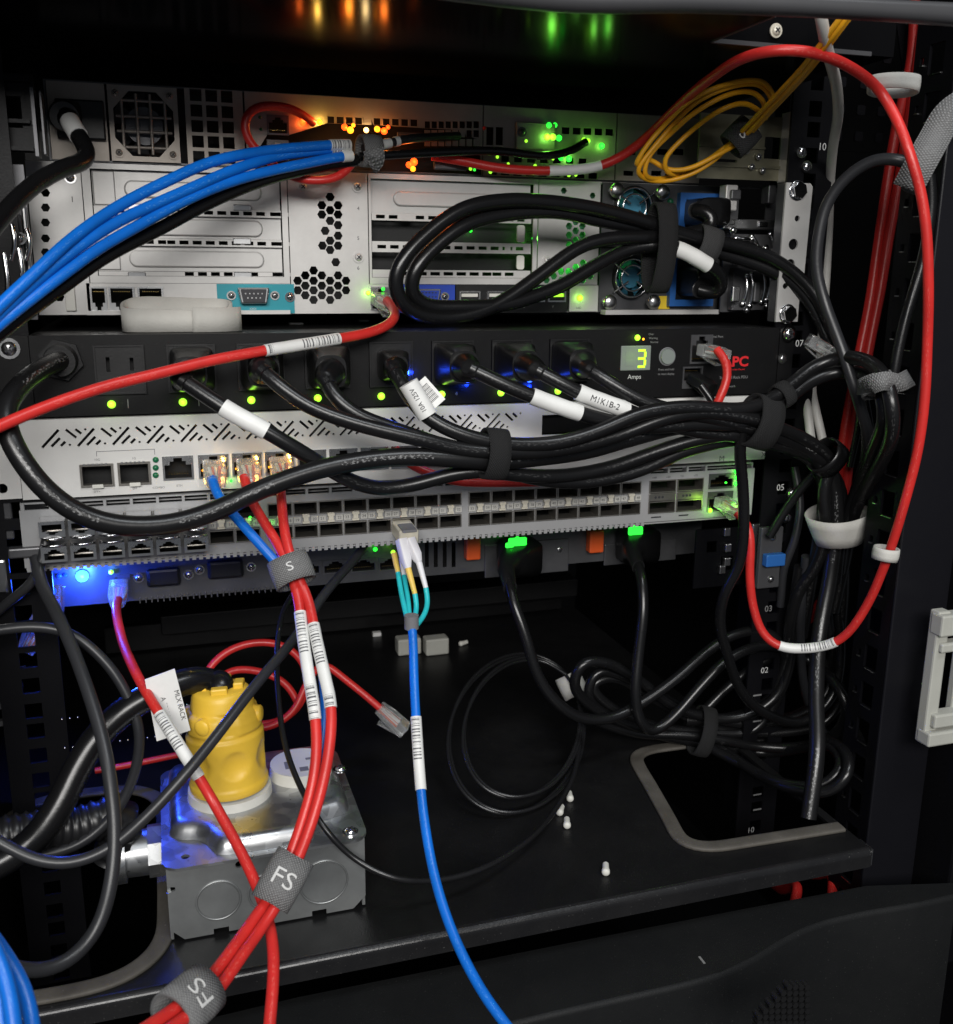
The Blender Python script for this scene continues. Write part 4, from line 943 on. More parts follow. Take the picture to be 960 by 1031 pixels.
# copper transceiver modules filling its left end
for row, z in ((0, zt0), (1, zb0)):
    for i in range(6):
        if row == 0 and i == 1: pass
        t = empty('transceiver_module', 'shiny transceiver module, '+('first', 'second', 'third', 'fourth', 'fifth', 'sixth')[i]+' from the left in the '+('upper', 'lower')[row]+' row of the switch', 'transceiver', W3(colx[i]+pc/2, YS-6, z), 'transceiver modules in the switch')
        x0, x1, z0, z1 = colx[i]+.9, colx[i]+pc-.9, z+.5, z+h1-.4
        o = plate('shell', 'steel', t, (x0, z0-1.2, x1, z1+1.2), [rj_poly((x0+1.6, z0+.2, x1-1.6, z1-.4), row == 0)], YS-14, 1.2)
        MB().box((x0, YS-12.8, z1+.6), (x1, YS-1, z1+1.2)).box((x0, YS-12.8, z0-1.2), (x1, YS-1, z0-.6)).box((x0, YS-12.8, z0-.6), (x0+.6, YS-1, z1+.6)).box((x1-.6, YS-12.8, z0-.6), (x1, YS-1, z1+.6)).build('body', 'chrome', t)
        zz = z1+1.9 if row else z0-1.9
        pts, _ = spline([W3(x0+.6, YS-11, zz), W3(x0+.8, YS-15.5, zz), W3((x0+x1)/2, YS-16.5, zz), W3(x1-.8, YS-15.5, zz), W3(x1-.6, YS-11, zz)], .002); MB().tube(pts, .0007, 8).build('bail_handle', 'chrome', t)
        b = MB()
        for j in range(3): c = W3(x0+2.4+j*(x1-x0-4.8)/2, YS-14.2, zz+(1.5 if not row else -1.5)*0+ (z0+z1)/2-3.4); b.dome(c, (0, -1, 0), .0007, .0006, 8, 3)
        b.build('rivets', 'chrome', t)

# ================================================================== dark server under the switch
YL = 70
s3 = empty('rack_server', 'dark slim server below the switch with blue light and orange latches', 'server', W3(-24, 80, -176))
R3 = lambda x0, y0, x1, y1: FR(x0, y0, x1, y1, YL)
L0, L1 = XZ(44, 575, YL)[0], XZ(706, 540, YL)[0]
chassis(s3, (L0, -176, L1, -134), YL, 560, 'dark_sheet', 24)
hol = [R3(298+i*28, 566-i*1.5, 322+i*28, 578-i*1.5) for i in range(4)]+[R3(428+i*9, 546, 432+i*9, 571) for i in range(4)]
plate('rear_panel', 'dark_sheet', s3, (L0, -176, L1, -134), hol, YL, 1.4)
for i in range(4): rj_port(s3, tuple(v+d for v, d in zip(R3(298+i*28, 566-i*1.5, 322+i*28, 578-i*1.5), (-.6, -.6, .6, .6))), YL, 'dark_sheet')
b = MB(); 
for i in range(26): 
    x, z = XZ(140+i*6, 596-i*.45, YL); b.box((x, YL-2, -177.4), (x+.8, YL+2, -174))
b.build('edge_ticks', 'dark_sheet', s3)
for px, py, w_, h_ in ((165, 580, 34, 18), (227, 572, 36, 18)):
    r = R3(px-w_/2, py-h_/2, px+w_/2, py+h_/2); o = MB().rbox(YL-5, YL-.1, r).build('serial_port', 'black_plastic', s3, bevel=2)
    for s in (-1, 1): screw(s3, P(px+s*(w_/2+8), py-s*1.5, YL), 2.4, 'steel')
for px, py in ((474, 552), (597, 545)):
    r = R3(px-7, py-13, px+7, py+9); MB().rbox(YL-8, YL-.1, r).build('release_latch', 'orange_plastic', s3, bevel=1)
screw(s3, P(563, 553, YL), 2.6, 'steel')
for a, c in ((488, 572), (608, 680)):
    r = R3(a, 545, c, 578 if a < 500 else 566); MB().rbox(YL-1.6, YL-.05, r).build('power_supply', 'dark_sheet', s3, bevel=.6)
for px, py in ((521, 543), (512, 549), (640, 531), (632, 540)): led(s3, P(px, py, YL-13), 2.2, 'led_green', power=.006, col=(.1, 1, .1))
for px, py, w_ in ((522, 546, 9), (514, 551, 4), (641, 535, 7)): MB().rbox(YL-22, YL-19, FR(px-w_, py-4, px+w_, py+4, YL-22)).build('status_light', 'led_green', s3, bevel=1)
led(s3, P(378, 553, YL-2), 1.6, 'led_green', power=.005, col=(.2, 1, .1))
led(s3, P(396, 556, YL-6), 1.7, 'led_lime', power=.004, col=(.3, 1, .1))
led(s3, P(83, 580, YL-1.5), 4.2, 'led_blue', name='locator_light', power=.10, col=(.02, .08, 1), off=.012); led(s3, P(60, 580, YL-1.2), 1.6, 'led_blue_dim'); led(s3, P(66, 579, YL-1.2), 1.2, 'led_blue_dim')
led(s3, P(53, 553, YL-20), 2.2, 'led_green', power=.006, col=(.1, 1, .1)); led(s3, P(50, 560, YL-20), 1.6, 'led_green'); led(s3, P(112, 576, YL-2), 1.6, 'led_lime', power=.004, col=(.3, 1, .1))
rj_port(s3, R3(108, 579, 132, 597), YL, 'dark_sheet')
# slide rail end with the blue tab, right of it
r3 = empty('slide_rail', 'dark slide rail end with blue tab under the switch at right', 'rail', P(770, 592, 0))
MB().rbox(-4, 0, FR(765, 531, 787, 592, -4)).build('rail_plate', 'bar_grey', r3, bevel=.8); MB().rbox(-10, -4.1, FR(769, 557, 788, 569, -6)).build('blue_tab', 'psu_blue', r3, bevel=.8)
MB().rbox(2, 6, FR(756, 528, 764, 592, 2)).build('side_strip', 'steel', r3, bevel=.5)
for px, py in ((778, 541), (776, 583)): screw(r3, P(px, py, -4), 1.8, 'steel')
plate('slotted_plate', 'post_black', r3, FR(700, 532, 752, 590, 20), [FR(712, 545, 722, 556, 20), FR(726, 560, 738, 574, 20)], 20, 1.5)
for px, py in ((733, 536), (734, 552), (733, 566), (728, 574)): MB().rbox(16, 19.9, FR(px-3, py-4, px+3, py+4, 16)).build('catch', 'steel', r3, bevel=.5)
for px, py in ((798, 497), (792, 521), (800, 452)): screw(railR, P(px, py, 1.4), 4.4 if py < 500 else 3.0, 'chrome', name='rack_bolt')
# bits at the left border by the blue light
lf = empty('slide_rail', 'dim rail end lit blue at the left border', 'rail', P(20, 660, 0))
MB().rbox(4, 8, FR(-40, 500, 13, 545, 4)).build('rail_plate', 'dark_sheet', lf, bevel=1); MB().rbox(0, 8, FR(-40, 565, 8, 600, 0)).build('catch', 'steel', lf, bevel=1.5); MB().rbox(4, 12, FR(-40, 640, 16, 665, 4)).build('rail_plate', 'bar_grey', lf, bevel=1)
for i in range(4): MB().rbox(10, 14, FR(-40+i*4, 676+i*17, 26-i*3, 681+i*17, 10)).build('slot_bar', 'dark_sheet', lf)
MB().rbox(-4, 4, FR(8, 552, 44, 562, -4)).build('arm', 'dark_sheet', lf, bevel=1)

# ================================================================== steel outlet box on the shelf
jb = empty('outlet_box', 'galvanised steel outlet box standing on the shelf', 'electrical box', W3(-147, -52, -311))
BX0, BX1, BY0, BY1, BZ0, BZ1 = -199.5, -95, -104, 0, -309.9, -267
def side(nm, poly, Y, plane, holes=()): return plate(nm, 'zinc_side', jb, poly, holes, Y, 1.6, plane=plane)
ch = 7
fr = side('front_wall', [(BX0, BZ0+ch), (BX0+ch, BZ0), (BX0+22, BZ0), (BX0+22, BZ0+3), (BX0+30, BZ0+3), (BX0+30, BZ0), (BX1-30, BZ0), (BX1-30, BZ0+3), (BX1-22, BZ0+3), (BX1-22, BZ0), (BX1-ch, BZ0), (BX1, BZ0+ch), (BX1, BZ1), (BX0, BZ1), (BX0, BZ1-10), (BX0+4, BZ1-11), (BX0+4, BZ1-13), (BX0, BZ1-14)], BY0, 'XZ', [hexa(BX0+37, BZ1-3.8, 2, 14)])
for x, R_ in ((-174, 11.4), (-147, 11.4), (-118, 13)):
    MB().torus(W3(x, BY0-.1, -290), (0, 1, 0), R_*.001, .0006, 40, 8).build('knockout_ring', 'zinc_side', fr); MB().cyl(W3(x, BY0-.05, -290), W3(x, BY0-.5, -290), (R_-.9)*.001, n=40).build('knockout', 'zinc_side', fr)
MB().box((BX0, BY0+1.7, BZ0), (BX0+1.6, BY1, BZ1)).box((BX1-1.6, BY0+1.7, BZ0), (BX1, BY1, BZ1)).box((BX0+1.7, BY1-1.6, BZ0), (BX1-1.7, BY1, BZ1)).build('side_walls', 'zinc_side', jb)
# pressed cover: flange with ears, raised field
cov = plate('cover', 'zinc', jb, rrect(BX0-2, BY0-3, BX1+2, BY1+3, 9, 6), [hexa(BX0+10, BY0+7, 2.2, 14)], -265.4, 1.6, plane='XY')
cx, cy, hw_ = (BX0+BX1)/2, (BY0+BY1)/2, (BX1-BX0)/2
secs = []
def notch(hw, z, r):
    """outline of the raised field, cut in at two opposite corners where the screws sit"""
    c = 24 - (52-hw)*.2; pl = []
    P0 = [(-hw+c, -hw), (hw-c, -hw), (hw-c, -hw+c*.72), (hw, -hw+c), (hw, hw), (-hw, hw), (-hw, -hw+c), (-hw+c*.72, -hw+c*.8)]
    n = len(P0); out = []
    for i in range(n):
        p0, p1, p2 = Vector(P0[i-1]), Vector(P0[i]), Vector(P0[(i+1) % n]); a = (p0-p1).normalized(); b_ = (p2-p1).normalized(); rr_ = min(r, (p0-p1).length*.45, (p2-p1).length*.45)
        for k in range(5):
            t = k/4; q = (p1+a*rr_)*((1-t)**2)+p1*(2*t*(1-t))+(p1+b_*rr_)*(t*t); out.append(W3(cx+q.x, cy+q.y, z))
    return out
lv = [notch(50.0, -265.3, 7), notch(49.6, -263.6, 7), notch(48.6, -260.8, 7), notch(47.2, -258.6, 7), notch(45.4, -257.4, 7), notch(43.0, -257.0, 7)]
n = len(lv[0]); vs = [v for L in lv for v in L]; b = MB()
b.add(vs, [(i*n+j, i*n+(j+1) % n, (i+1)*n+(j+1) % n, (i+1)*n+j) for i in range(len(lv)-1) for j in range(n)]+[tuple(range((len(lv)-1)*n, len(lv)*n))], True)
b.build('raised_field', 'zinc', cov)
for px, py, z in ((353, 838, -265.4), (343, 775, -256.9), (268, 785, -256.9), (193, 796, -265.4)):
    p = PZ(px, py, z); screw(cov, p, 3.2, 'chrome', d=(0, 0, 1))
# blank round receptacle face
c = PZ(303, 778, -257); MB().cyl(c, c+np.array([0, 0, .007]), .0185, .0178, 36).build('receptacle', 'white_plastic', jb, bevel=.8)
for dx, dy, w_, h_ in ((-8, -2, 3, 9), (8, 3, 9, 2.5), (1, -9, 5, 5)):
    q = c*1000; MB().box((q[0]+dx-w_/2, q[1]+dy-h_/2, q[2]+6.9), (q[0]+dx+w_/2, q[1]+dy+h_/2, q[2]+7.15)).build('blade_slot', 'ink_grey', jb)
pc_ = PZ(232, 798, -257); MB().cyl(pc_, pc_+np.array([0, 0, .005]), .0238, .0232, 40).build('receptacle', 'white_plastic', jb, bevel=.6)
# conduit fitting on its left side
q = W3(BX0, -52, -286); b = MB().cyl(q, q+Vector((-.010, 0, 0)), .015, n=8, smooth=False).cyl(q+Vector((-.010, 0, 0)), q+Vector((-.030, 0, 0)), .013, .0125, 24).cyl(q+Vector((-.022, 0, 0)), q+Vector((-.028, 0, 0)), .0155, n=24)
b.build('conduit_fitting', 'zinc', jb)
# flexible conduit (its own run of ribbed tube)
cp, _ = spline([q+Vector((-.029, 0, 0)), P(120, 822, -55), P(78, 832, -60), P(30, 838, -66), P(-40, 850, -70)], .0016)
MBc = MB().tube(cp, [.0105+(.0011 if i % 3 == 0 else -.0004) for i in range(len(cp))], 20); cd = MBc.build('flexible_conduit', 'conduit_black')
tag(cd, 'ribbed dark flexible conduit running left from the outlet box', 'conduit')

# small things lying on the shelf
def cap(px, py, ang, label):
    p = Vector(PZ(px, py, -311)); p.z += .0022; d = Vector((math.cos(ang), math.sin(ang), 0)); o = empty('dust_cap', label, 'dust cap', p, 'loose white dust caps')
    MB().cyl(p, p+d*.0065, .0021, .0019, 14).build('stem', 'white_plastic', o); MB().cyl(p-d*.0016, p, .0024, .0025, 14).dome(p-d*.0016, -d, .0024, .0014).build('head', 'white_plastic', o)
cap(574, 806, 1.25, 'topmost white dust cap lying by the thin black coil'); cap(564, 820, 1.0, 'middle white dust cap of the three by the thin coil')
cap(571, 833, 1.2, 'lowest white dust cap of the cluster by the thin coil'); cap(610, 880, 1.15, 'lone white dust cap nearest the shelf edge'); cap(465, 650, .4, 'white dust cap far back beside the grey blocks')
for px, lb in ((413, 'left grey foam block at the back of the shelf'), (441, 'right grey foam block at the back of the shelf')):
    p = PZ(px, 660, -311)*1000; o = MB().box((p[0]-11, p[1], -310.8), (p[0]+11, p[1]+14, -295)).build('foam_block', 'beige_plastic', bevel=1.5); tag(o, lb, 'foam block', 'grey blocks at the back')
p = PZ(380, 641, -311)*1000; tag(MB().box((p[0]-4, p[1], -310.8), (p[0]+4, p[1]+5, -307)).build('paper_scrap', 'label_white'), 'tiny white scrap at the far back of the shelf', 'scrap')
for px, py, w_, lb in ((298, 326, 16, 'narrow white scrap on the power strip below the teal connector'), (366, 323, 12, 'small white scrap on the power strip by the red plug')):
    p = PZ(px, py, 1.0)*1000; o = MB().prism(rrect(p[0]-w_*.28, 0, p[0]+w_*.28, 1, .4, 3), p[1]-4, p[1]+4); o = o.build('paper_scrap', 'label_white'); o.location.z = .0013; tag(o, lb, 'scrap')
for px in (240, 258, 333):
    p = PZ(px, 318, 1.0)*1000; o = MB().box((p[0]-2.6, p[1], 1.0), (p[0]+2.6, p[1]+4, 5)).box((p[0]-3.6, p[1]-1, 1.0), (p[0]+3.6, p[1]+5, 2)).build('edge_clip', 'black_plastic', pdu, bevel=.5)
# white hook-and-loop ring lying on the power strip
st = empty('cable_strap', 'white hook-and-loop strap rolled up on the power strip', 'cable strap', P(178, 330, 8))
a, c = XZ(121, 315, 14)[0], XZ(236, 315, 14)[0]; b = MB()
oln = []
for i in range(64):
    t = 2*math.pi*i/64; ct, s_ = math.cos(t), math.sin(t)
    oln.append(((a+c)/2+(c-a)/2*math.copysign(abs(ct)**.85, ct), 26+15*math.copysign(abs(s_)**.9, s_)+2.0*math.sin(3*t)))
vs = []; fs = []
for k, (x, y) in enumerate(oln):
    n_ = Vector(((x-(a+c)/2)/((c-a)/2)**2, (y-26)/225)).normalized(); zt = 16.4+3.6*math.sin(2*math.pi*k/64)+.7*math.sin(2*math.pi*k/64*3+1)
    for (off, z) in ((0, 1.0), (0, zt), (-2.2, zt), (-2.2, 1.0)): vs.append(W3(x+n_.x*off, y+n_.y*off, z))
for k in range(64):
    k2 = (k+1) % 64
    for j in range(4): fs.append((k*4+j, k2*4+j, k2*4+(j+1) % 4, k*4+(j+1) % 4))
b.add(vs, fs, True).build('band', 'velcro_white', st)
xt = XZ(212, 315, 12)[0]
pts = [W3(xt+dx, y_, 0) for dx, y_ in ((-10, 9.6), (0, 9.4), (8, 11.4), (14, 15.5), (18, 21))]; pp_, _ = spline(pts, .003); vs = []; fs = []
for p_ in pp_:
    for dy, z in ((0, .9), (0, 14.6), (1.6, 14.6), (1.6, .9)): vs.append(p_+W3(0, dy, z))
for k in range(len(pp_)-1):
    for j in range(4): fs.append((k*4+j, (k+1)*4+j, (k+1)*4+(j+1) % 4, k*4+(j+1) % 4))
fs += [(0, 1, 2, 3), tuple(len(vs)-4+j for j in (3, 2, 1, 0))]
b = MB().add(vs, fs, True).build('tail', 'velcro_white', st)

# ================================================================== cables
def pt(p): return Vector(P(*p)) if isinstance(p, tuple) and len(p) == 3 else Vector(p)
def cable(name, label, cat, m, r, pts, group=None, sleeves=(), parts=None, n=14, step=.003, droop=True):
    C = [pt(p) for p in pts]; S, par = spline(C, step); r *= .001
    if not sleeves and not parts:
        o = MB().tube(S, r, n).build(name, m); tag(o, label, cat, group); return o, S
    root = empty(name, label, cat, S[len(S)//2], group)
    MB().tube(S, r, n).build('cord', m, root)
    for sl in sleeves:
        a, c, mm, ex, tx, sz = (list(sl)+[None, 0])[:6] if len(sl) < 6 else sl
        sub = [p for p, q in zip(S, par) if a <= q <= c]; rad = r+ex*.001
        L = len(sub); rads = [rad*(1+.012*math.sin(i*1.7)) for i in range(L)]
        so = MB().tube(sub, rads, 20).build('label_sleeve', mm, root)
        if tx: tube_text(so, tx, sub, rad, sz, 'ink')
    if parts: parts(root, S)
    return root, S
def power_plug(root, S, x, z, k=1.0, ribs=True, Y0=-2.2):
    e = S[0]; c = W3(x, 0, z); X, Z = Vector((1, 0, 0)), Vector((0, 0, 1)); d = (S[min(3, len(S)-1)]-S[0]).normalized()
    secs = [(W3(x, Y0, z), X, Z, .0118*k, .0120*k, 7), (W3(x, Y0-9, z), X, Z, .0118*k, .0120*k, 7), (W3(x, Y0-12, z), X, Z, .0105*k, .0108*k, 5)]
    a = W3(x, Y0-19, z); a = a.lerp(e, .25); secs += [(a, X, Z, .0088*k, .0092*k, 3)]
    b = MB().loft(secs, 28); 
    q0 = a; L = (e-q0); u, v = basis(L if L.length > 1e-5 else d, (0, 0, 1)); m = 15; rs = []
    for i in range(m):
        t = i/(m-1); p = q0.lerp(e, t); rr_ = .0083*k*(1-t)+.0054*t
        if ribs and i > 3: rr_ += .0007 if i % 2 else -.0006
        rs.append((p, u, v, rr_, rr_, 2))
    rs.append((e+d*.004, *basis(d), .0048, .0048, 2)); b.loft(rs, 20)
    return b.build('plug', 'plug_black', root)
def outlet_cord(i, label, pts, sleeves=(), r=4.3, m='cord_black', k=1.0, ribs=True, extra=None, dz=0.0):
    def parts(root, S):
        power_plug(root, S, OX[i], OZ+dz, k, ribs)
        if extra: extra(root, S)
    return cable('power_cable', label, 'power cord', m, r, pts, 'cords plugged into the power strip', sleeves, parts)

# ---- supply cord and the outlet cords gathered in the bundle
cable('power_cable', 'thickest black cord, hanging in a long loop from the left end of the power strip', 'power cord', 'cord_printed', 5.3,
      [(62, 362, -8), (45, 370, -28), (18, 391, -52), (4, 415, -66), (8, 436, -72), (20, 460, -76), (40, 487, -79), (67, 510, -80), (100, 525, -80), (140, 530, -78), (180, 526, -75), (220, 513, -71), (260, 494, -67), (320, 473, -63),
       (380, 462, -60), (427, 460, -60), (473, 463, -60), (500, 464, -58), (540, 461, -50), (590, 454, -46), (640, 440, -46), (690, 428, -50), (745, 428, -54), (785, 438, -48), (818, 454, -44), (838, 480, -40), (842, 525, -38), (836, 580, -40), (825, 640, -48), (822, 702, -66), (823, 755, -84), (814, 824, -98)], 'cords plugged into the power strip')
outlet_cord(1, 'power cord with blank white sleeve on the second outlet of the power strip',
    [(183, 382, -42), (190, 387, -44), (207, 398, -48), (226, 411, -52), (268, 434, -56), (300, 453, -57), (333, 473, -54), (360, 487, -51), (387, 492, -49), (420, 487, -49), (453, 478, -51), (487, 474, -53), (520, 478, -50), (567, 479, -46), (617, 470, -44), (660, 455, -46), (700, 443, -50), (750, 436, -53), (790, 444, -46), (825, 462, -40), (846, 492, -36), (848, 530, -36), (850, 580, -25), (845, 648, -10), (836, 695, 0), (800, 722, 10), (760, 726, 15), (700, 735, 20)],
    [(3, 4, 'label_white', .55)])
outlet_cord(2, 'power cord on the third outlet crossing in front of its neighbours',
    [(263, 372, -42), (270, 378, -45), (281, 388, -49), (307, 407, -53), (347, 423, -57), (387, 434, -60), (427, 443, -62), (467, 453, -62), (497, 455, -62), (540, 455, -60), (583, 449, -58), (627, 437, -58), (667, 422, -61), (705, 415, -62), (750, 420, -62), (785, 431, -55), (820, 448, -48), (836, 465, -44), (829, 495, -42), (832, 530, -42), (822, 570, -30), (806, 592, -20), (796, 624, -10), (792, 665, 0), (775, 705, 5), (740, 722, 10), (690, 725, 15)])
outlet_cord(3, 'power cord on the fourth outlet, dropping behind the others',
    [(328, 383, -38), (332, 392, -42), (341, 404, -46), (360, 418, -49), (400, 433, -51), (450, 450, -52), (497, 469, -48), (540, 482, -44), (590, 485, -42), (640, 475, -42), (690, 454, -43), (750, 442, -45), (790, 450, -40), (820, 466, -36), (832, 497, -34), (838, 530, -32), (847, 600, -15), (845, 660, 0), (825, 702, 10), (770, 745, 15), (720, 742, 20)])
def tag5(root, S):
    i = 12; p = S[i]; q = S[min(i+6, len(S)-1)]; d = (q-p).normalized(); u, v = basis(d, CAMV-p)
    a = Vector(P(415, 392, -54)); b_ = Vector(P(428, 414, -56)); ax = (b_-a).normalized(); w = Vector((1, 0, .35)).normalized()
    # loop of a wrapped paper tag
    S2, _ = spline([a-ax*.004, a, a.lerp(b_, .5), b_, b_+ax*.003], .002)
    t = MB().tube(S2, .0056, 20).build('label_sleeve', 'label_white', root)
    tube_text(t, '10A 125V', S2, .0056, 2.6, 'ink', flip=True)
    c = Vector(P(432, 396, -50)); m_ = MB(); e1 = (Vector(P(440, 404, -52))-Vector(P(424, 386, -48))).normalized(); e2 = e1.cross(CAMV-c).normalized()
    vs = [c+e1*(s*.0085)+e2*(t_*.0048)+(CAMV-c).normalized()*(h_*.0003) for h_ in (-1, 1) for s, t_ in ((-1, -1), (1, -1), (1, 1), (-1, 1))]
    fl = m_.add(vs, [(3, 2, 1, 0), (4, 5, 6, 7), (0, 1, 5, 4), (1, 2, 6, 5), (2, 3, 7, 6), (3, 0, 4, 7)]).build('label_flag', 'label_white', root)
    bm_ = MB()
    for j in range(14):
        s = -.6+j*.09; wd = .03 if j % 3 else .05
        o_ = c+(CAMV-c).normalized()*.00045; bm_.add([o_+e1*((s)*.0085)+e2*(-.0030), o_+e1*((s+wd)*.0085)+e2*(-.0030), o_+e1*((s+wd)*.0085)+e2*.0030, o_+e1*(s*.0085)+e2*.0030], [(0, 1, 2, 3)])
    bm_.build('barcode', 'ink', fl)
outlet_cord(4, 'power cord with 10A 125V tag on the fifth outlet',
    [(396, 371, -34), (401, 380, -40), (410, 396, -47), (427, 417, -54), (447, 430, -58), (473, 440, -61), (507, 447, -62), (560, 446, -62), (600, 435, -62), (647, 416, -63), (690, 410, -63), (747, 412, -62), (772, 405, -58), (797, 387, -52), (822, 368, -48), (847, 360, -56), (872, 363, -80), (889, 377, -100), (898, 405, -112), (899, 436, -110), (888, 464, -92), (872, 492, -66), (860, 517, -46), (852, 560, -30), (840, 615, -20)],
    extra=tag5, k=.72)
outlet_cord(5, 'power cord with a blank white sleeve on the sixth outlet',
    [(474, 371, -45), (486, 377, -48), (505, 386, -51), (536, 399, -54), (584, 416, -57), (613, 424, -57), (650, 430, -56), (700, 427, -57), (750, 426, -58), (778, 412, -56), (797, 398, -52), (822, 381, -48), (847, 374, -52), (872, 378, -72), (886, 391, -92), (891, 420, -98), (879, 455, -80), (866, 490, -56), (853, 525, -40), (846, 575, -28)],
    [(3, 4, 'label_white', .6)])
outlet_cord(6, 'power cord with a sleeve reading M1K1B-2 on the seventh outlet',
    [(541, 373, -45), (552, 379, -48), (566, 386, -51), (583, 395.5, -53), (631, 413, -56), (655, 422, -55), (700, 434, -53), (750, 440, -52), (790, 449, -46), (822, 461, -40), (839, 492, -37), (839, 525, -35), (838, 570, -22), (846, 620, -8)],
    [(3, 4, 'label_white', .7, 'M1K1B-2', 3.5)])
outlet_cord(7, 'power cord on the last outlet beside the lit display',
    [(592, 371, -40), (602, 377, -45), (618, 388, -50), (643, 402, -55), (672, 412, -58), (710, 419, -60), (750, 430, -57), (788, 442, -50), (820, 458, -43), (831, 490, -39), (827, 525, -37), (818, 580, -24), (808, 640, -6)], k=1.02, ribs=False)

# ---- cords of the tall server: long double loop
tail = [(841, 339, -18), (860, 371, -28), (872, 417, -40), (874, 455, -45), (861, 499, -42), (849, 530, -37), (842, 585, -28)]
def psu_plug(px, py, w=11, h=9):
    def f(root, S):
        c = W3(*XZ(px, py, 50)[:1], 50, XZ(px, py, 50)[1]); e = S[-1]; X, Z = Vector((1, 0, 0)), Vector((0, 0, 1))
        a = Vector((c.x, .022, c.z)); MB().loft([(Vector((c.x, .0475, c.z)), X, Z, w*.001, h*.001, 6), (a, X, Z, w*.001, h*.001, 5), (a.lerp(e, .5)+Vector((0, -.004, 0)), X, Z, .008, .0075, 3), (e, X, Z, .0052, .0052, 2)], 24).build('plug', 'plug_black', root)
    return f
cable('power_cable', 'black cord looping in front of the tall server, ending at its upper power supply', 'power cord', 'cord_plain', 4.4,
      list(reversed(tail))+[(820, 296, -8), (783, 263, 0), (740, 247, 4), (700, 239, 4), (650, 223, 2), (600, 210, 0), (550, 203, -4), (507, 202, -8), (467, 210, -12), (433, 233, -14), (407, 260, -16), (397, 281, -16), (401, 300, -14), (417, 315, -10), (447, 320, -6), (480, 315, -4), (507, 303, -2), (540, 280, 0), (587, 247, 2), (617, 240, 2), (650, 239, 2), (690, 236, 6), (718, 226, 8), (714, 212, 8), (700, 212, 16)], 'cords of the tall server', parts=psu_plug(700, 215))
cable('power_cable', 'black cord with blank white sleeve bending into the lower power supply', 'power cord', 'cord_plain', 4.4,
      [(836, 345, -12), (812, 300, -2), (780, 274, 4), (733, 257, 10), (687, 243, 10), (650, 231, 8), (600, 221, 6), (560, 213, 2), (500, 217, -4), (467, 227, -8), (440, 247, -10), (417, 273, -12), (413, 293, -10), (427, 307, -6), (470, 309, -4), (507, 307, -2), (533, 300, 0), (567, 287, 2), (600, 267, 4), (633, 251, 6), (660, 247, 4), (682, 250, 0), (713, 267, -2), (727, 279, 2), (724, 296, 8), (704, 292, 16)], 'cords of the tall server', [(21, 22, 'label_white', .7)], psu_plug(694, 283, 11, 10))
# ---- slim server's cord, top left
def p1(root, S):
    MB().loft([(S[0]+Vector((0, .012, 0)), (1, 0, 0), (0, 0, 1), .0078, .0085, 4), (S[0], (1, 0, 0), (0, 0, 1), .006, .0065, 3), (S[3], (1, 0, 0), (0, .3, .9), .0048, .0048, 2)], 20).build('plug', 'plug_black', root)
cable('power_cable', 'black cord with white tag at the plug, from the top left power inlet', 'power cord', 'cord_plain', 4.6,
      [(66, 114, 34), (70, 121, 26), (76, 132, 20), (85, 145, 14), (90, 156, 10), (83, 164, 2), (67, 168, -6), (37, 184, -22), (10, 209, -40), (-20, 245, -60)], None, [(1.0, 2.4, 'label_white', .5)], p1)

# ---- blue trio and black companion
for k, pts in enumerate(([(352, 146, 18), (333, 146, 14), (320, 147, 12), (267, 152, 2), (213, 163, -14), (167, 183, -30), (133, 200, -40), (100, 220, -50), (67, 245, -62), (33, 277, -74), (0, 308, -86), (-40, 350, -100)],
        [(352, 150, 20), (333, 150, 16), (318, 152, 14), (280, 157, 6), (233, 172, -10), (187, 192, -26), (153, 207, -36), (117, 224, -46), (83, 246, -56), (50, 271, -66), (0, 316, -84), (-40, 356, -98)],
        [(354, 157, 18), (340, 158, 14), (322, 162, 12), (273, 172, 2), (227, 185, -12), (180, 205, -28), (140, 227, -40), (100, 250, -52), (67, 274, -62), (0, 326, -84), (-40, 362, -98)])):
    cable('network_cable', ('topmost of three blue cables sweeping left across the servers', 'middle of three blue cables sweeping left across the servers', 'lowest of three blue cables sweeping left across the servers')[k], 'network cable', 'cable_blue', 2.9, pts, 'blue cables at top left',
          [((0, 1.2, 'label_print', .25), (0, 1.3, 'label_print', .25), (0, .9, 'label_white', .25))[k]])
cable('network_cable', 'black cable running just under the three blue ones', 'network cable', 'cord_plain', 3.5, [(360, 161, 24), (320, 168, 18), (267, 181, 6), (213, 203, -10), (160, 231, -26), (107, 258, -42), (60, 291, -56), (20, 320, -66), (-40, 368, -80)])
cable('network_cable', 'black cable leaving the grey strap to the right along the slim server', 'network cable', 'cord_plain', 2.6, [(362, 158, 24), (390, 156, 26), (430, 154, 30), (500, 152, 34), (548, 157, 36), (575, 152, 40), (590, 143, 46)])
cable('network_cable', 'short dark cable with two white bands by the grey strap', 'network cable', 'cord_grey', 2.6, [(366, 150, 20), (385, 146, 24), (410, 140, 30), (440, 138, 40), (462, 137, 48)], None, [(1.0, 1.35, 'label_white', .3), (1.5, 1.75, 'label_white', .3), (1.9, 2.1, 'label_white', .3)])
cable('network_cable', 'dull red cable looping round the slim server port beside the square grille', 'network cable', 'cable_red', 2.5, [(356, 163, 26), (345, 177, 22), (320, 182, 20), (293, 178, 24), (268, 160, 30), (250, 142, 30), (245, 125, 30), (252, 110, 30), (275, 106, 34), (300, 112, 40), (316, 124, 48)])

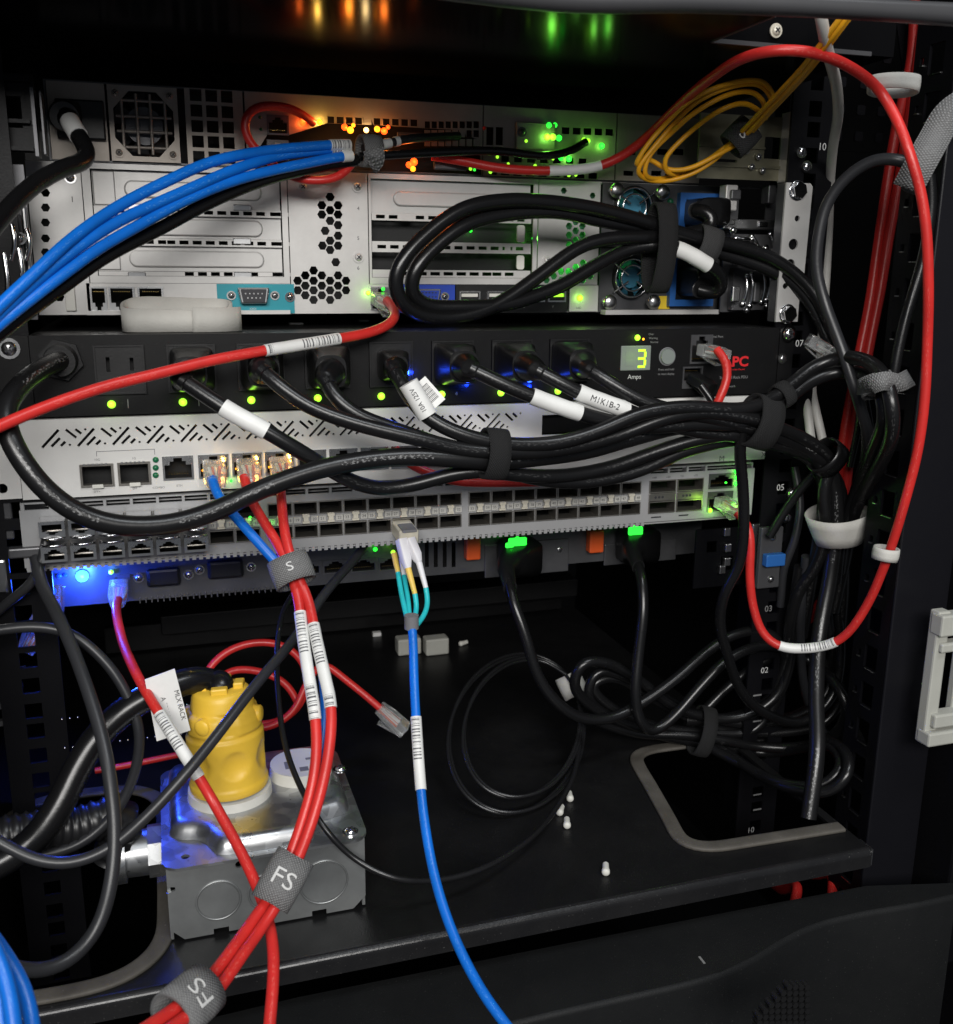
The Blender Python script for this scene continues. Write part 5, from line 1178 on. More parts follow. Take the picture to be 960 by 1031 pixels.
# ---- red cable from the tall server sweeping left
def plugA(root, S): rj_plug(root, P(382, 300, 48), (0.16, -1, -.25)); 
cable('network_cable', 'red cable with long printed sleeve sweeping left over the power strip', 'network cable', 'cable_red', 2.95, [(390, 303, 22), (396, 309, 12), (399, 317, 2), (392, 327, -8), (372, 335, -16), (341, 341, -24), (267, 353, -36), (213, 363, -44), (160, 376, -52), (107, 389, -60), (53, 407, -70), (0, 429, -82), (-40, 448, -92)], None, [(5, 6, 'label_print', .35)], plugA)
# ---- long red loop down the right side
def plugB(root, S): rj_plug(root, W3((mg2[0]+mg2[2])/2, -2, (mg2[1]+mg2[3])/2), (.10, -1, -.12), 'clear_plastic')
cable('network_cable', 'long bright red cable arching over the top right and down past the post', 'network cable', 'cable_red', 2.9,
      [(435, 157, 44), (470, 163, 40), (500, 169, 36), (553, 172, 32), (605, 167, 26), (633, 153, 18), (657, 133, 4), (687, 103, -25), (713, 81, -55), (749, 58, -88), (778, 51, -102), (807, 51, -108), (836, 58, -108), (865, 73, -104), (886, 91, -100), (903, 120, -108), (915, 151, -116), (927, 192, -120), (933, 233, -122), (935, 291, -122), (934, 342, -118), (931, 405, -118), (924, 455, -116), (913, 499, -112), (901, 540, -106), (889, 574, -98), (875, 606, -88), (857, 634, -78), (842, 647, -70), (812, 653, -60), (784, 651, -52), (769, 639, -46), (759, 613, -42), (755, 578, -40), (756, 545, -38), (752, 524, -34), (742, 516, -28)], None, [(3, 4, 'label_white', .3), (28, 30, 'label_print', .4)], plugB)
# ---- red cable of the power strip's network port
def plugC(root, S): rj_plug(root, W3((qj[0]+qj[2])/2, -3, (qj[1]+qj[3])/2), (.25, -1, -.10), 'clear_plastic')
cable('network_cable', 'red cable hooking down from the power strip port by the red logo', 'network cable', 'cable_red', 2.8, [(722, 352, -24), (730, 359, -30), (734, 372, -34), (731, 388, -36), (723, 404, -36), (712, 430, -32), (690, 455, -26), (640, 476, -22), (570, 484, -22), (500, 486, -22), (455, 484, -22), (432, 476, -20), (412, 467, -16), (398, 452, -10)], None, (), plugC)
def plugD(root, S): rj_plug(root, W3((qk[0]+qk[2])/2, -1, (qk[1]+qk[3])/2), (.3, -1, -.3), 'black_plastic', k=.9)
cable('network_cable', 'short black cable in the lower port of the power strip', 'network cable', 'cord_plain', 2.6, [(706, 388, -20), (714, 398, -24), (722, 412, -28), (735, 430, -30)], None, (), plugD)

# ---- blue and two red cables out of the white appliance
def ap(i, dx=0.0):
    q = rjs[1+i]
    def f(root, S): rj_plug(root, W3((q[0]+q[2])/2, YW-1, (q[1]+q[3])/2), (dx, -1, -.22), 'clear_plastic', k=1.12)
    return f
cable('network_cable', 'blue cable from the first amber-lit port into the red bundle', 'network cable', 'cable_blue', 2.75, [(214, 482, -22), (217, 494, -30), (228, 510, -40), (247, 531, -52), (270, 557, -62), (288, 577, -68), (305, 602, -74), (318, 640, -86), (327, 690, -104), (326, 740, -118), (318, 790, -128)], None, (), ap(0))
cable('network_cable', 'red cable from the middle amber-lit port, left of the hanging pair', 'network cable', 'cable_red', 2.8, [(246, 480, -22), (249, 494, -30), (257, 511, -38), (269, 530, -48), (284, 555, -60), (293, 577, -69), (300, 600, -77), (305, 640, -92), (311, 680, -106), (318, 724, -120), (319, 760, -130), (314, 795, -138), (303, 832, -146), (290, 868, -154), (274, 900, -162), (256, 925, -172), (231, 960, -190), (206, 991, -208), (180, 1013, -222), (140, 1040, -240)], None, [(6.4, 9, 'label_print', .4)], ap(1))
cable('network_cable', 'red cable from the right-hand amber-lit port, right of the hanging pair', 'network cable', 'cable_red', 2.8, [(282, 478, -22), (283, 495, -32), (285, 520, -46), (289, 547, -60), (298, 576, -70), (310, 602, -78), (318, 640, -94), (327, 680, -110), (334, 713, -122), (331, 760, -134), (322, 802, -144), (310, 840, -152), (297, 872, -160), (281, 908, -168), (265, 932, -176), (244, 962, -192), (217, 1000, -212), (190, 1022, -226), (150, 1052, -244)], None, [(5.6, 8, 'label_print', .4)], ap(2))
# ---- red cable with the sleeve at lower left
def plugE(root, S): rj_plug(root, P(120, 588, 66), (-.05, -1, -.35), 'clear_plastic')
cable('network_cable', 'red cable from the blue-lit port crossing in front of the yellow plug', 'network cable', 'cable_red', 2.8, [(119, 604, 38), (117, 612, 26), (122, 640, 0), (132, 667, -34), (147, 696, -62), (161, 719, -78), (200, 782, -104), (212, 802, -106), (225, 825, -116), (242, 856, -130), (258, 890, -146), (267, 915, -158), (274, 942, -170), (276, 975, -186), (274, 1005, -198), (270, 1050, -214)], None, [(5, 6, 'label_print', .45)], plugE)

# ---- fibre patch lead in the switch
def fibre():
    root = empty('fibre_patch_lead', 'blue fibre lead with aqua tails and white boots hanging from the switch', 'fibre cable', P(420, 760, -110))
    S, par = spline([pt(p) for p in [(414, 622, -60), (416, 640, -66), (417, 680, -80), (419, 722, -96), (424, 795, -118), (428, 830, -132), (436, 875, -150), (448, 918, -168), (465, 960, -186), (488, 1002, -206), (516, 1040, -224)]])
    MB().tube(S, .0026, 14).build('cord', 'cable_blue', root)
    sub = [p for p, q in zip(S, par) if 3 <= q <= 4]; MB().tube(sub, .0031, 18).build('label_sleeve', 'label_print', root)
    mod = Vector(P(406, 533, -4)); d = Vector((.02, -1, -.10)).normalized(); u, v = basis(d)
    MB().loft([(mod+d*s*.001, u, v, w*.001, h*.001, 8) for s, w, h in ((-6, 6.2, 4.4), (14, 6.2, 4.6), (15, 5.6, 4.0))], 20, smooth=False).build('transceiver', 'latch_cream', root)
    MB().loft([(mod+d*.010+v*.0046+d*s*.001, u, v, 4.6*.001, .0008, 6) for s in (-6, 6)], 16, smooth=False).build('pull_tab', 'ink_grey', root)
    for (a, b_, m1, e, m2) in (((404, 543, -22), (411, 572, -30), 'boot_white', (418, 598, -38), 'boot_yellow'), ((412, 543, -22), (422, 566, -30), 'boot_white', (429, 592, -38), 'boot_white')):
        A, B, E_ = Vector(P(*a)), Vector(P(*b_)), Vector(P(*e)); dd = (B-A).normalized(); uu, vv = basis(dd)
        MB().loft([(A, uu, vv, .0030, .0034, 6), (A.lerp(B, .7), uu, vv, .0029, .0033, 5), (B, uu, vv, .0021, .0021, 2)], 18).build('connector', m1, root)
        MB().tube([B.lerp(E_, t/6) for t in range(7)], [.0020-.0005*t/6 for t in range(7)], 12).build('boot', m2, root)
        T_, _ = spline([E_, Vector(P(e[0]+2, e[1]+14, -42)), Vector(P(e[0]-1, e[1]+26, -50)), Vector(P(416, 634, -62))], .002)
        MB().tube(T_, .0016, 10).build('aqua_tail', 'cable_aqua', root)
    for a, e in (((397, 557, -12), (401, 577, -20)), ((405, 562, -12), (407, 580, -20))):
        A, E_ = Vector(P(*a)), Vector(P(*e)); MB().tube([A, A.lerp(E_, .5), E_], [.0019, .0018, .0015], 12).build('boot', 'boot_white' if a[0] > 400 else 'boot_yellow', root)
        T_, _ = spline([E_, Vector(P(e[0]+4, e[1]+24, -38)), Vector(P(413, 634, -62))], .002); MB().tube(T_, .0016, 10).build('aqua_tail', 'cable_aqua', root)
    b = MB(); c = Vector(P(414.5, 626, -62)); b.cyl(c+Vector((0, 0, .004)), c-Vector((0, 0, .004)), .0042, n=16).build('splitter', 'ink_grey', root)
fibre()

# ---- yellow fibre loops, top right
loops = [[(777, 99, -30), (767, 85, -34), (740, 86, -36), (707, 99, -34), (680, 123, -8), (657, 150, -4), (641, 172, 0)],
         [(768, 101, -28), (759, 92, -32), (733, 95, -34), (700, 113, -30), (673, 137, -4), (652, 158, 0), (648, 176, 2)],
         [(762, 110, -26), (750, 103, -30), (727, 110, -32), (697, 131, -6), (680, 147, -4), (666, 164, 0), (672, 176, 2)],
         [(779, 97, -32), (770, 82, -38), (742, 82, -40), (703, 96, -38), (674, 121, -12), (650, 148, -6), (639, 168, -2)]]
bot = [[(660, 183, 10), (690, 178, 6), (716, 164, 2), (732, 150, -2)], [(668, 180, 12), (694, 173, 8), (717, 160, 4), (731, 147, 0)], [(690, 172, 12), (705, 166, 8), (720, 157, 5), (733, 145, 2)], [(655, 158, 6), (668, 171, 4), (695, 170, 0), (718, 158, -3), (730, 152, -5)]]
topr = [(746, 139, -6), (764, 120, -28), (800, 82, -75), (816, 64, -98), (854, 14, -130), (880, -20, -135)]
for k in range(4):
    up_ = [(x+(k-1.5)*2.0, y+(k-1.5)*1.3, z+(k % 2)*3) for x, y, z in topr]
    lab = ('outermost', 'second', 'innermost', 'frontmost')[k]
    cable('fibre_patch_lead', lab+' loop of yellow fibre hanging over the top right server corner', 'fibre cable', 'cable_yellow', 1.55,
          [(771-k, 119-k, 0)]+loops[k]+bot[k]+up_, 'yellow fibre loops', n=10)
# ---- white cables right
cable('network_cable', 'single white cable dropping from the top right corner', 'network cable', 'cable_white', 3.1, [(822, -15, -130), (826, 12, -126), (833, 49, -108), (842, 84, -80), (844, 116, -50), (839, 147, -22), (836, 182, 5), (834, 240, 30), (828, 330, 30), (822, 370, 20), (817, 392, 10), (822, 415, 0), (830, 450, -8)])
cable('network_cable', 'white cable showing left of the black bundle behind its strap', 'network cable', 'cable_white', 3.1, [(806, 380, 10), (810, 397, 6), (814, 418, 0), (817, 445, -6), (824, 480, -8)])
# ---- red vertical pair
cable('network_cable', 'left strand of the red pair running down behind the post', 'network cable', 'cable_red', 3.6, [(922, -10, 20), (918, 60, 20), (903, 128, 16), (895, 175, 14), (884, 250, 10), (876, 305, 6), (868, 345, 4), (856, 405, 0), (848, 455, 0), (842, 530, 4), (832, 596, 12), (802, 632, 60), (774, 690, 70), (762, 760, 70), (766, 860, 50), (785, 895, -20), (803, 893, -60), (799, 915, -80)])
cable('network_cable', 'right strand of the red pair running down behind the post', 'network cable', 'cable_red', 3.6, [(932, -10, 16), (928, 30, 16), (917, 112, 12), (906, 180, 8), (896, 233, 6), (886, 295, 2), (877, 340, 0), (866, 400, -4), (856, 455, -4), (848, 530, 0), (836, 600, 10), (808, 632, 66), (780, 690, 76), (768, 760, 76), (774, 860, 50), (815, 880, -20), (838, 882, -60), (838, 905, -80)])
# ---- loop of thinner dark cable upper right and companions
cable('network_cable', 'grey-black cable arcing from the upper right strap down beside the rail', 'network cable', 'cord_grey', 3.6, [(935, 200, -70), (930, 178, -74), (915, 164, -76), (906, 161, -74), (883, 160, -64), (854, 177, -52), (833, 204, -44), (825, 233, -42), (822, 270, -42), (830, 303, -46), (847, 349, -58), (863, 399, -68), (874, 436, -66), (875, 462, -58), (866, 492, -50), (856, 516, -42), (848, 560, -30)])
cable('network_cable', 'dark cable hanging under the upper right grey strap', 'network cable', 'cord_plain', 3.2, [(936, 176, -98), (938, 205, -99), (930, 258, -99), (915, 310, -99), (905, 350, -99), (898, 392, -99), (893, 440, -92), (878, 500, -60)])
def plugF(root, S): rj_plug(root, P(814, 342, -30), (.75, -.35, -.45), 'clear_plastic', k=1.1)
cable('network_cable', 'loose clear plug end sticking up beside the power strip', 'network cable', 'cord_plain', 2.6, [(838, 354, -38), (852, 362, -36), (862, 384, -30), (866, 420, -24), (856, 470, -20)], None, (), plugF)

# ---- cords of the lower server and the big coil, lower right
def lowplug(px, py, ww=15, hh=13):
    def f(root, S):
        c = W3(XZ(px, py, 62)[0], 66, XZ(px, py, 62)[1]); X, Z = Vector((1, 0, 0)), Vector((0, 0, 1)); e = S[0]
        MB().loft([(c, X, Z, ww*.001, hh*.001, 6), (c+Vector((0, -.014, 0)), X, Z, ww*.001, hh*.001, 6), (c.lerp(e, .62), X, Z, .010, .009, 3), (e, X, Z, .006, .006, 2), (S[4], X, Z, .005, .005, 2)], 24).build('plug', 'plug_black', root)
    return f
cable('power_cable', 'black cord dropping from the left plug of the lower server into the coil', 'power cord', 'cord_plain', 3.9, [(510, 574, 30), (513, 588, 22), (517, 605, 14), (529, 639, 4), (541, 679, -2), (560, 707, -6), (585, 723, -6), (616, 723, -4), (641, 711, -2), (680, 684, 0), (712, 656, 4), (737, 640, 5), (765, 635, 5), (783, 643, 2), (792, 668, 0), (783, 700, 0), (750, 721, 4), (719, 723, 8), (680, 712, 12), (645, 686, 14), (610, 667, 14), (586, 668, 12), (578, 690, 14), (604, 716, 18), (660, 738, 18), (719, 751, 10), (758, 776, -30), (801, 795, -66), (836, 797, -82), (854, 779, -86), (852, 757, -72), (828, 742, -36)], 'coiled black cords', parts=lowplug(522, 560))
cable('power_cable', 'black cord dropping straight from the right plug of the lower server', 'power cord', 'cord_plain', 3.9, [(638, 558, 32), (642, 568, 24), (646, 582, 14), (648, 613, 4), (643, 659, -2), (640, 702, -8), (645, 727, -10), (657, 737, -10), (677, 723, -9), (709, 687, -7), (730, 666, -5), (758, 652, -2), (783, 651, 0), (815, 665, 0), (843, 690, -36), (853, 712, -46), (843, 738, -40), (808, 752, -16), (768, 752, 0), (723, 744, 6), (690, 740, 12), (640, 738, 20), (600, 726, 20)], 'coiled black cords', parts=lowplug(641, 548))
cable('power_cable', 'black cord hanging in front of the switch right end into the coil', 'power cord', 'cord_plain', 3.7, [(748, 432, -56), (745, 452, -52), (748, 487, -48), (749, 533, -46), (744, 570, -42), (730, 597, -36), (725, 626, -30), (733, 660, -26), (746, 695, -22), (772, 719, -18), (808, 727, -18), (838, 702, -18), (847, 660, -16), (842, 600, -16)], 'coiled black cords')
cable('power_cable', 'innermost bright-edged cord of the coil above the right opening', 'power cord', 'cord_plain', 3.6, [(700, 745, 16), (740, 766, -12), (790, 789, -58), (830, 790, -74), (847, 773, -76), (838, 752, -54), (772, 758, 4), (715, 750, 12), (640, 733, 20), (592, 702, 22), (602, 676, 22), (650, 692, 20), (700, 718, 14), (760, 729, 6), (815, 716, 0), (836, 690, 0), (828, 662, 6), (800, 656, 12), (765, 668, 14), (735, 690, 14), (705, 720, 14)], 'coiled black cords')
cable('power_cable', 'cord in the middle of the coil with a wide lower bend', 'power cord', 'cord_plain', 3.6, [(805, 570, -20), (798, 620, -10), (797, 660, -4), (785, 700, 0), (760, 735, 4), (720, 738, 10), (660, 730, 18), (610, 708, 22), (596, 690, 24), (615, 682, 24), (665, 708, 20), (720, 733, 12), (780, 738, 4), (830, 728, -4), (848, 700, -6), (838, 670, 0), (842, 640, 4)], 'coiled black cords')
cable('power_cable', 'cord falling straight behind the red cable to the shelf opening', 'power cord', 'cord_grey', 3.4, [(812, 560, -24), (806, 640, -10), (812, 700, 4), (828, 735, 8), (846, 750, 4), (852, 730, 0), (846, 690, 4), (835, 620, 8), (832, 560, 4)], 'coiled black cords')
cable('network_cable', 'dark cable crossing from the rail up to the bundle beside the switch', 'network cable', 'cord_plain', 3.2, [(775, 540, -10), (790, 515, -14), (808, 490, -20), (822, 476, -26), (832, 468, -30)])
cable('network_cable', 'dim cable behind the right rail beside the blue tab', 'network cable', 'cord_grey', 3.0, [(800, 470, 0), (806, 510, -8), (800, 545, -10), (790, 570, -6), (786, 610, 0)])

# ---- thin fibre coil
cxp, cyp = 522, 737
for k, (rx, ry, dx, dy, lab) in enumerate(((68, 80, -2, 2, 'outer loop of thin black cable coiled on the shelf'), (62, 74, 4, -4, 'middle loop of thin black cable coiled on the shelf'))):
    pts = []
    for i in range(0, 27):
        a = math.radians(-50-i*(360*1.9/26)); s = 1-.05*k-.02*math.sin(i*.7); yy = math.sin(a)
        px, py = cxp+dx+rx*s*math.cos(a)+(10*math.cos(a)*0)+(-yy)*8, cyp+dy+ry*s*yy
        pts.append((px, py, 20-(py-cyp)*.75-8*k+2*math.sin(i)))
    cable('fibre_coil', lab, 'cable', 'fibre_black', 1.35, pts, 'thin coil', n=10)
cable('network_cable', 'thin black cable trailing from the coil across the shelf to the outlet box', 'network cable', 'fibre_black', 1.7, [(572, 680, 60), (583, 705, 50), (584, 745, 10), (577, 783, -30), (562, 811, -55), (537, 842, -85), (487, 874, -112), (444, 886, -120), (396, 884, -122), (355, 863, -112), (327, 834, -106), (305, 797, -86), (289, 757, -66), (281, 709, -40), (279, 660, -14), (284, 620, 10), (300, 590, 40)], n=12)

# ---- grey cables at lower left
cable('network_cable', 'dark grey cable slanting from the switch down in front of the yellow plug', 'network cable', 'cord_grey', 2.9, [(368, 548, 30), (358, 562, 14), (327, 598, -20), (299, 640, -52), (255, 693, -88), (199, 765, -118), (149, 821, -128), (109, 855, -132), (72, 869, -134), (37, 866, -132), (0, 848, -126), (-40, 825, -120)])
cable('network_cable', 'grey cable curving down from the blue-lit corner to the lower left', 'network cable', 'cord_grey', 3.4, [(36, 560, 0), (42, 588, -26), (55, 613, -44), (72, 650, -64), (87, 690, -82), (100, 731, -98), (108, 765, -110), (113, 800, -120), (116, 840, -130), (111, 894, -142), (97, 937, -150), (69, 968, -158), (37, 978, -164), (0, 970, -168), (-40, 955, -172)])
cable('network_cable', 'grey cable bowing right from the left border, behind its brighter neighbour', 'network cable', 'cord_grey', 2.9, [(-30, 640, -40), (7, 633, -40), (42, 631, -42), (70, 637, -44), (95, 655, -48), (115, 677, -52), (130, 703, -56), (140, 732, -60), (140, 760, -62), (132, 790, -64), (115, 820, -66), (80, 850, -70), (30, 862, -74), (-40, 850, -78)])
cable('network_cable', 'shaded cable rising at the left border under the switch', 'network cable', 'cord_grey', 2.8, [(-30, 640, 0), (10, 605, -6), (34, 585, -10), (44, 560, -8), (48, 535, -4)])
cable('network_cable', 'dim red cable deep behind the outlet box at left', 'network cable', 'cable_red', 2.2, [(96, 776, 60), (120, 772, 60), (150, 766, 62), (190, 758, 64), (230, 752, 66)])
for k in range(2):
    cable('network_cable', ('broad blue cable hanging at the lower left border', 'second blue cable at the lower left border')[k], 'network cable', 'cable_blue', 3.0, ([(-30, 900, -200), (-14, 935, -212), (0, 968, -222), (10, 1000, -230), (16, 1045, -240)], [(-20, 925, -190), (2, 956, -204), (14, 974, -210), (25, 995, -216), (33, 1030, -226), (36, 1060, -232)])[k], 'blue cables at lower left')
cable('network_cable', 'third blue cable tucked behind the others at the lower left border', 'network cable', 'cable_blue', 3.0, [(-30, 925, -205), (-12, 955, -215), (-2, 990, -224), (3, 1045, -236)], 'blue cables at lower left')
# ---- blue-lit connectors by the locator light
for px, py, lab, d in ((54, 590, 'blue-lit clear plug hanging left of the locator light', (-.1, -.5, -.9)), (44, 622, 'blue-lit clear plug low at the left border', (-.5, -.4, -.8))):
    o = empty('network_plug', lab, 'plug', P(px, py, 30)); rj_plug(o, P(px, py, 34), d, 'clear_plastic', k=1.1); led(o, P(px-1, py+5, 20), 2.2, 'plug_blue_glow', power=.03, col=(.02, .08, 1))  # added blue emitter and point light make the clear plug look lit

# ---- red coil behind the yellow plug, with its loose plug
def plugR(root, S): rj_plug(root, S[0]+Vector(P(408, 735, 40))*0+ (Vector(P(408, 735, 30))-S[0]), (Vector(S[0])-Vector(P(408, 735, 30))).normalized(), 'clear_plastic', k=1.15)
cable('network_cable', 'dull red cable coiled behind the yellow plug, its clear plug lying free', 'network cable', 'cable_red', 2.6, [(384, 714, 36), (368, 700, 44), (345, 682, 52), (325, 668, 58), (308, 690, 50), (296, 716, 44), (268, 733, 42), (236, 728, 46), (212, 705, 52), (206, 682, 58), (224, 659, 64), (255, 647, 66), (286, 650, 62), (306, 668, 56), (309, 695, 50), (292, 721, 46), (262, 730, 46), (228, 720, 50), (214, 696, 56), (230, 676, 62), (262, 676, 62), (290, 690, 56), (302, 712, 50)], None, (), plugR)

# ---- yellow plug and its thick cord
yp = empty('locking_plug', 'yellow locking plug standing on the steel outlet box', 'plug', pc_+np.array([0, 0, .005]))
c0 = Vector(pc_)+Vector((0, 0, .0052)); ax = Vector((-.03, .06, 1)).normalized(); u, v = basis(ax, (0, -1, 0))
H = [(0, 24.4), (2, 25.2), (5, 25.2), (6, 24.2), (10, 24.0), (22, 24.4), (34, 24.6), (36, 24.6), (37.5, 23.0), (39, 23.0), (40, 24.2), (46, 24.2), (50, 23.0), (52, 20.5), (60, 18.8), (63, 17.6), (64.4, 15)]
vs = []; n = 72
for s, r_ in H:
    for j in range(n):
        a = 2*math.pi*j/n; rr_ = r_
        if 8 < s < 36:                           # thumb dimples round the body
            k = math.cos(6*a+.6); rr_ -= 3.4*max(0, k-.1)*math.sin(math.pi*(s-8)/28)**1.3
        if 39.5 < s < 52: rr_ -= 2.6*max(0, math.cos(4*a+.2)-.55)
        vs.append(c0+ax*(s*.001)+u*(rr_*.001*math.cos(a))+v*(rr_*.001*math.sin(a)))
m = len(H)
# extra rings for smoothness of the dimples
ss = np.linspace(0, 64.4, 70); hs_, hr_ = zip(*H); vs = []
for s in ss:
    r_ = float(np.interp(s, hs_, hr_))*.88
    for j in range(n):
        a = 2*math.pi*j/n; rr_ = r_
        for kd in range(6):
            da = (a-kd*math.pi/3-.35+math.pi) % (2*math.pi)-math.pi; rr_ -= 3.0*max(0, 1-((s-21)/9.5)**2-(da*22/8.5)**2)**.8
        if 39.5 < s < 53: rr_ -= 3.4*max(0, math.cos(4*a+.3)-.45)
        vs.append(c0+ax*(s*.00092)+u*(rr_*.001*math.cos(a))+v*(rr_*.001*math.sin(a)))
m = len(ss); b = MB().add(vs, [(i*n+j, i*n+(j+1) % n, (i+1)*n+(j+1) % n, (i+1)*n+j) for i in range(m-1) for j in range(n)]+[tuple((m-1)*n+j for j in range(n))], True)
b.build('body', 'yellow_plastic', yp)
for a in (-.9, .35, 2.2, 3.6):
    e = u*math.cos(a)+v*math.sin(a); q = c0+ax*.0432+e*.0180; MB().cyl(q, q+e*.0035, .0050, .0046, 20).dome(q+e*.0035, e, .0046, .0012, 20, 3).build('clamp_screw_boss', 'yellow_plastic', yp)
for a in (.2, 1.7, 3.3, 4.9):
    e = u*math.cos(a)+v*math.sin(a); f = ax.cross(e); q = c0+ax*.0602+e*.0102
    MB().add([q+f*(s*.0045)+e*(t*.0028)+ax*(h_*.0022) for h_ in (-1, 1) for s, t in ((-1, -1), (1, -1), (1, 1), (-1, 1))], [(3, 2, 1, 0), (4, 5, 6, 7), (0, 1, 5, 4), (1, 2, 6, 5), (2, 3, 7, 6), (3, 0, 4, 7)]).build('clamp_jaw', 'yellow_plastic', yp, bevel=.8)
topc = c0+ax*.057
def flag(root, S):
    A = [Vector(P(*q)) for q in ((146, 684, -63), (176, 673, -62), (192, 735, -64), (158, 746, -66))]; nn = (A[1]-A[0]).cross(A[2]-A[0]).normalized()
    if nn.dot(CAMV-A[0]) < 0: nn = -nn
    vs = [p for p in A]+[p+nn*.0005 for p in A]; fl = MB().add(vs, [(0, 1, 2, 3), (7, 6, 5, 4), (0, 1, 5, 4), (1, 2, 6, 5), (2, 3, 7, 6), (3, 0, 4, 7)]).build('label_flag', 'label_white', root)
    e1 = (A[2]-A[1]).normalized(); e2 = e1.cross(nn)*-1; c = (A[0]+A[1]+A[2]+A[3])/4+nn*.0007
    for s, o1, o2 in (('MLX RACK', .002, .0065), ('A SPU 1', .001, -.001)): text(fl, s, c+e1*o1+e2*o2, 2.6, 'ink', u=e1, v=e2)
cable('power_cable', 'very thick black cord with white tag curving into the yellow plug', 'power cord', 'cord_plain', 7.6, [topc-ax*.004, topc+ax*.006, (219, 690, -40), (210, 685, -42), (195, 684, -46), (176, 690, -50), (140, 706, -54), (112, 727, -58), (95, 746, -62), (82, 766, -66), (72, 786, -70), (58, 815, -76), (30, 850, -82), (-40, 890, -90)], None, (), flag, n=20)

# ================================================================== straps
def strap(label, m, c, axis, a, b_, w, th=1.4, cone=0.0, txt=None, tail=None, group='hook-and-loop straps', tsz=6, facing=True, flip=False):
    """closed band round a bundle; c pixel point, axis world vector or pixel pair, a/b half-sizes across and towards the camera (mm), w band width"""
    c = pt(c); ax = axis if isinstance(axis, Vector) else (pt(axis[1])-pt(axis[0])); ax = ax.normalized()
    toc = (CAMV-c); toc = (toc-ax*toc.dot(ax)).normalized(); sd = ax.cross(toc); root = empty('cable_strap', label, 'cable strap', c, group)
    n = 48; vs = []; fs = []; uv = []; L = 0.0; prev = None; Ls = []
    for k in range(n+1):
        t = 2*math.pi*k/n; e = 2.2; ct, st = math.cos(t), math.sin(t)
        x = a*math.copysign(abs(ct)**(2/e), ct); y = b_*math.copysign(abs(st)**(2/e), st); nx, ny = Vector((ct*b_, st*a)).normalized(); wob = 1+.015*math.sin(5*t)
        if prev is not None: L += math.hypot(x-prev[0], y-prev[1])
        prev = (x, y); Ls.append(L*.001)
        for off, s in ((th, -1), (th, -.33), (th, .33), (th, 1), (0, 1), (0, -1)):
            kk = (1+cone*s)*wob; bulge = .35*(1-s*s)
            vs.append(c+sd*((x*kk+nx*(off+bulge))*.001)+toc*((y*kk+ny*(off+bulge))*.001)+ax*(s*w*.0005*(1+.02*math.sin(3*t))))
    M_ = 6
    for k in range(n):
        for j in range(M_):
            fs.append((k*M_+j, (k+1)*M_+j, (k+1)*M_+(j+1) % M_, k*M_+(j+1) % M_)); v0, v1 = j*w*.00033, (j+1)*w*.00033
            uv.append(((Ls[k], v0), (Ls[k+1], v0), (Ls[k+1], v1), (Ls[k], v1)))
    MB().add(vs, fs, True, uv).build('band', m, root)
    if tail:                                      # free end: polyline of pixel points, width w
        S, _ = spline([pt(p) for p in tail], .002); vs = []; fs = []; uv = []; L = 0
        for i, p in enumerate(S):
            if i: L += (p-S[i-1]).length
            t = (S[min(i+1, len(S)-1)]-S[max(i-1, 0)]).normalized(); wd = t.cross((CAMV-p).normalized()).normalized(); nn = wd.cross(t)
            for s, h_ in ((-1, -1), (1, -1), (1, 1), (-1, 1)): vs.append(p+wd*(s*w*.00049)+nn*(h_*.0005))
        for i in range(len(S)-1):
            for j in range(4): fs.append((i*4+j, (i+1)*4+j, (i+1)*4+(j+1) % 4, i*4+(j+1) % 4)); uv.append(((i*.002, j*w*.0005), (i*.002+.002, j*w*.0005), (i*.002+.002, (j+1)*w*.0005), (i*.002, (j+1)*w*.0005)))
        fs += [(0, 1, 2, 3), tuple(len(vs)-4+j for j in (3, 2, 1, 0))]; uv += [((0, 0),)*4, ((0, 0),)*4]
        MB().add(vs, fs, True, uv).build('tail', m, root)
    if txt:
        V2, F2 = text_mesh(txt); k = tsz*.0014; out = []
        for x, y, z in V2:
            s_, h_ = (x*k, y*k)
            if flip: s_, h_ = -s_, -h_
            # letters run round the band, upright along the axis
            R_ = (b_+th+.5)*.001; th_ = s_/max(a*.001, R_)*1.15
            out.append(c+sd*(-(a*.001+th*.001)*math.sin(th_)*1.0)+toc*(R_*math.cos(th_)**.8+.0004)-ax*h_)
        MB().add(out, F2).build('lettering', 'mark_white', root)
    return root
V = Vector
strap('black strap holding the cord bundle in the middle', 'velcro_black', (497, 457, -58), ((470, 456, -58), (525, 460, -56)), 13.0, 9.5, 13, 1.6)
strap('black strap near the right end of the cord bundle', 'velcro_black', (765, 425, -55), ((735, 421, -56), (792, 438, -50)), 15, 10, 18, 1.6)
strap('smooth black strap where the bundle turns down', 'cord_plain', (833, 461, -43), ((812, 448, -46), (846, 476, -38)), 11.5, 9, 12, 1.4)
strap('small black strap on the upward branch of the bundle', 'velcro_black', (788, 398, -54), ((772, 406, -57), (808, 384, -50)), 7.0, 6, 9, 1.2)
strap('tall black strap down the loops of the tall server', 'velcro_black', (664, 250, 3), V((.02, 0, 0))+V((1, 0, -.1))*0+(pt((690, 243, 3))-pt((640, 240, 3))), 26, 10, 13, 1.8)
strap('dark grey strap right of the tall black one', 'velcro_dark', (711, 246, 6), ((685, 238, 6), (738, 254, 6)), 10, 7.5, 15, 1.4)
strap('grey strap gathering the three blue cables', 'velcro_grey', (372, 152, 20), ((352, 150, 18), (395, 152, 24)), 7.6, 6.5, 12, 1.4, tail=[(372, 166, 14), (380, 163, 10), (376, 150, 10)])
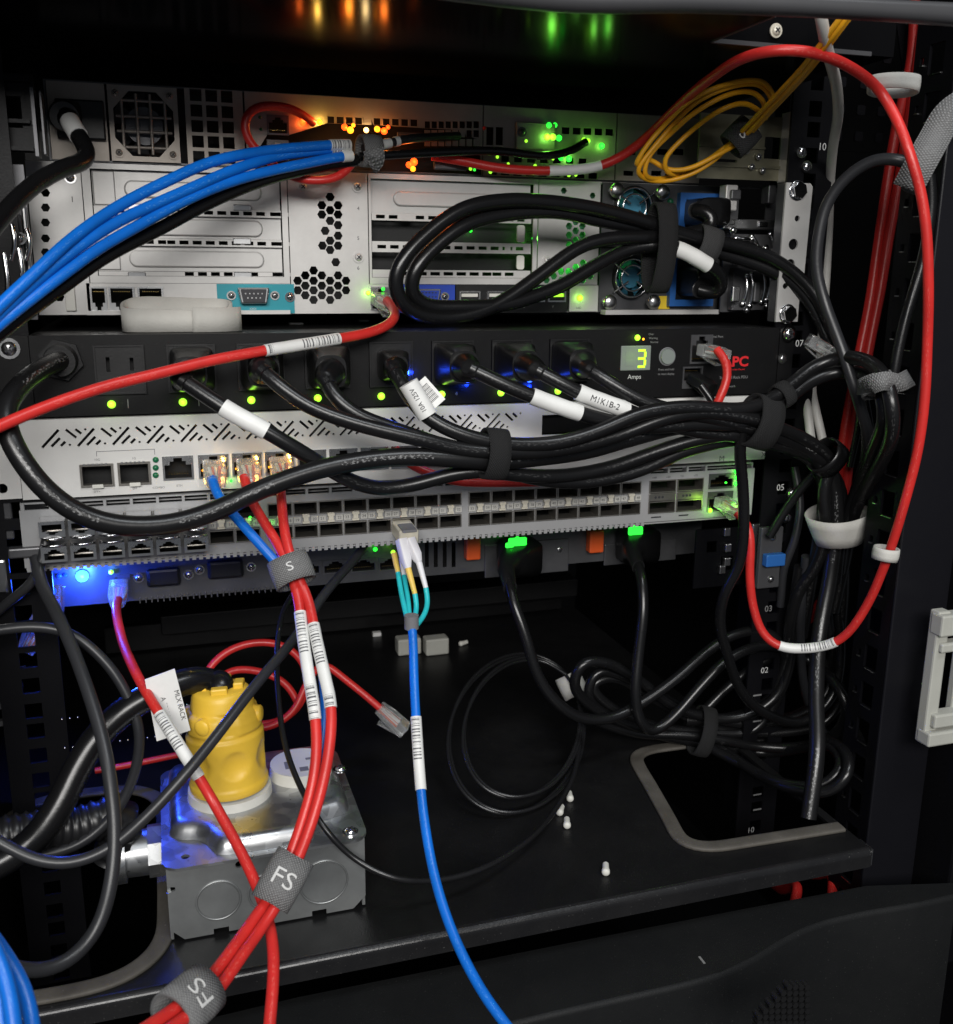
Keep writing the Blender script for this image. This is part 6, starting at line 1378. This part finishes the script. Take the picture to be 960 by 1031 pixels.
strap('white strap cinching the hanging black bundle at right', 'velcro_white', (844, 530, -40), ((843, 512, -40), (845, 548, -39)), 17.0, 16, 21, 1.2, cone=-.17)
MB_ = None
strap('white strap round the post at the top right', 'velcro_white', (900, 86, -98), V((.12, .1, 1)), 12, 8, 8, 1.4)
strap('small white strap on the red cable beside the post', 'velcro_white', (892, 557, -100), V((.12, 0, 1)), 6.5, 8, 7.5, 1.2)
strap('white strap on the thin black coil', 'velcro_white', (576, 690, 58), ((568, 674, 64), (584, 706, 50)), 8.5, 6, 17, 1.3)
strap('grey strap with a long end on the right side of the bundle', 'velcro_grey', (884, 388, -94), pt((893, 412, -104))-pt((880, 366, -90)), 9, 8, 11, 1.4, tail=[(872, 398, -92), (876, 388, -106), (890, 383, -113), (904, 386, -108), (917, 380, -100)])
strap('wide grey strap high up on the right frame', 'velcro_grey', (926, 178, -84), ((935, 160, -84), (920, 195, -84)), 6, 5, 17, 1.4, tail=[(914, 190, -102), (922, 174, -106), (934, 152, -108), (944, 134, -103), (954, 116, -104), (985, 96, -108)])
strap('grey printed strap gathering blue and red cables', 'velcro_grey', (294, 575, -70), ((286, 556, -64), (302, 596, -77)), 9.6, 8.0, 15, 1.5, txt='S', tsz=5)
strap('grey printed strap on the red pair in front of the box', 'velcro_grey', (285, 886, -160), ((300, 858, -154), (270, 912, -166)), 8.2, 7.2, 24, 1.5, txt='FS', tsz=8)
strap('grey printed strap at the bottom edge on the red pair', 'velcro_grey', (190, 1010, -216), ((214, 988, -206), (168, 1028, -228)), 9.4, 8, 22, 1.6, txt='FS', tsz=8, flip=True)
strap('grey printed strap on the yellow fibre', 'velcro_dark', (746, 138, -4), ((766, 116, -8), (728, 154, -2)), 8.2, 7, 17, 1.4, txt='S', tsz=6)
strap('black strap round the coil above the right opening', 'velcro_black', (707, 736, 8), ((680, 728, 12), (735, 742, 4)), 17, 12, 11, 1.5)
strap('short black strap end sticking out beside the post', 'velcro_black', (858, 742, -30), ((850, 728, -28), (866, 758, -32)), 6, 3, 16, 1.2)
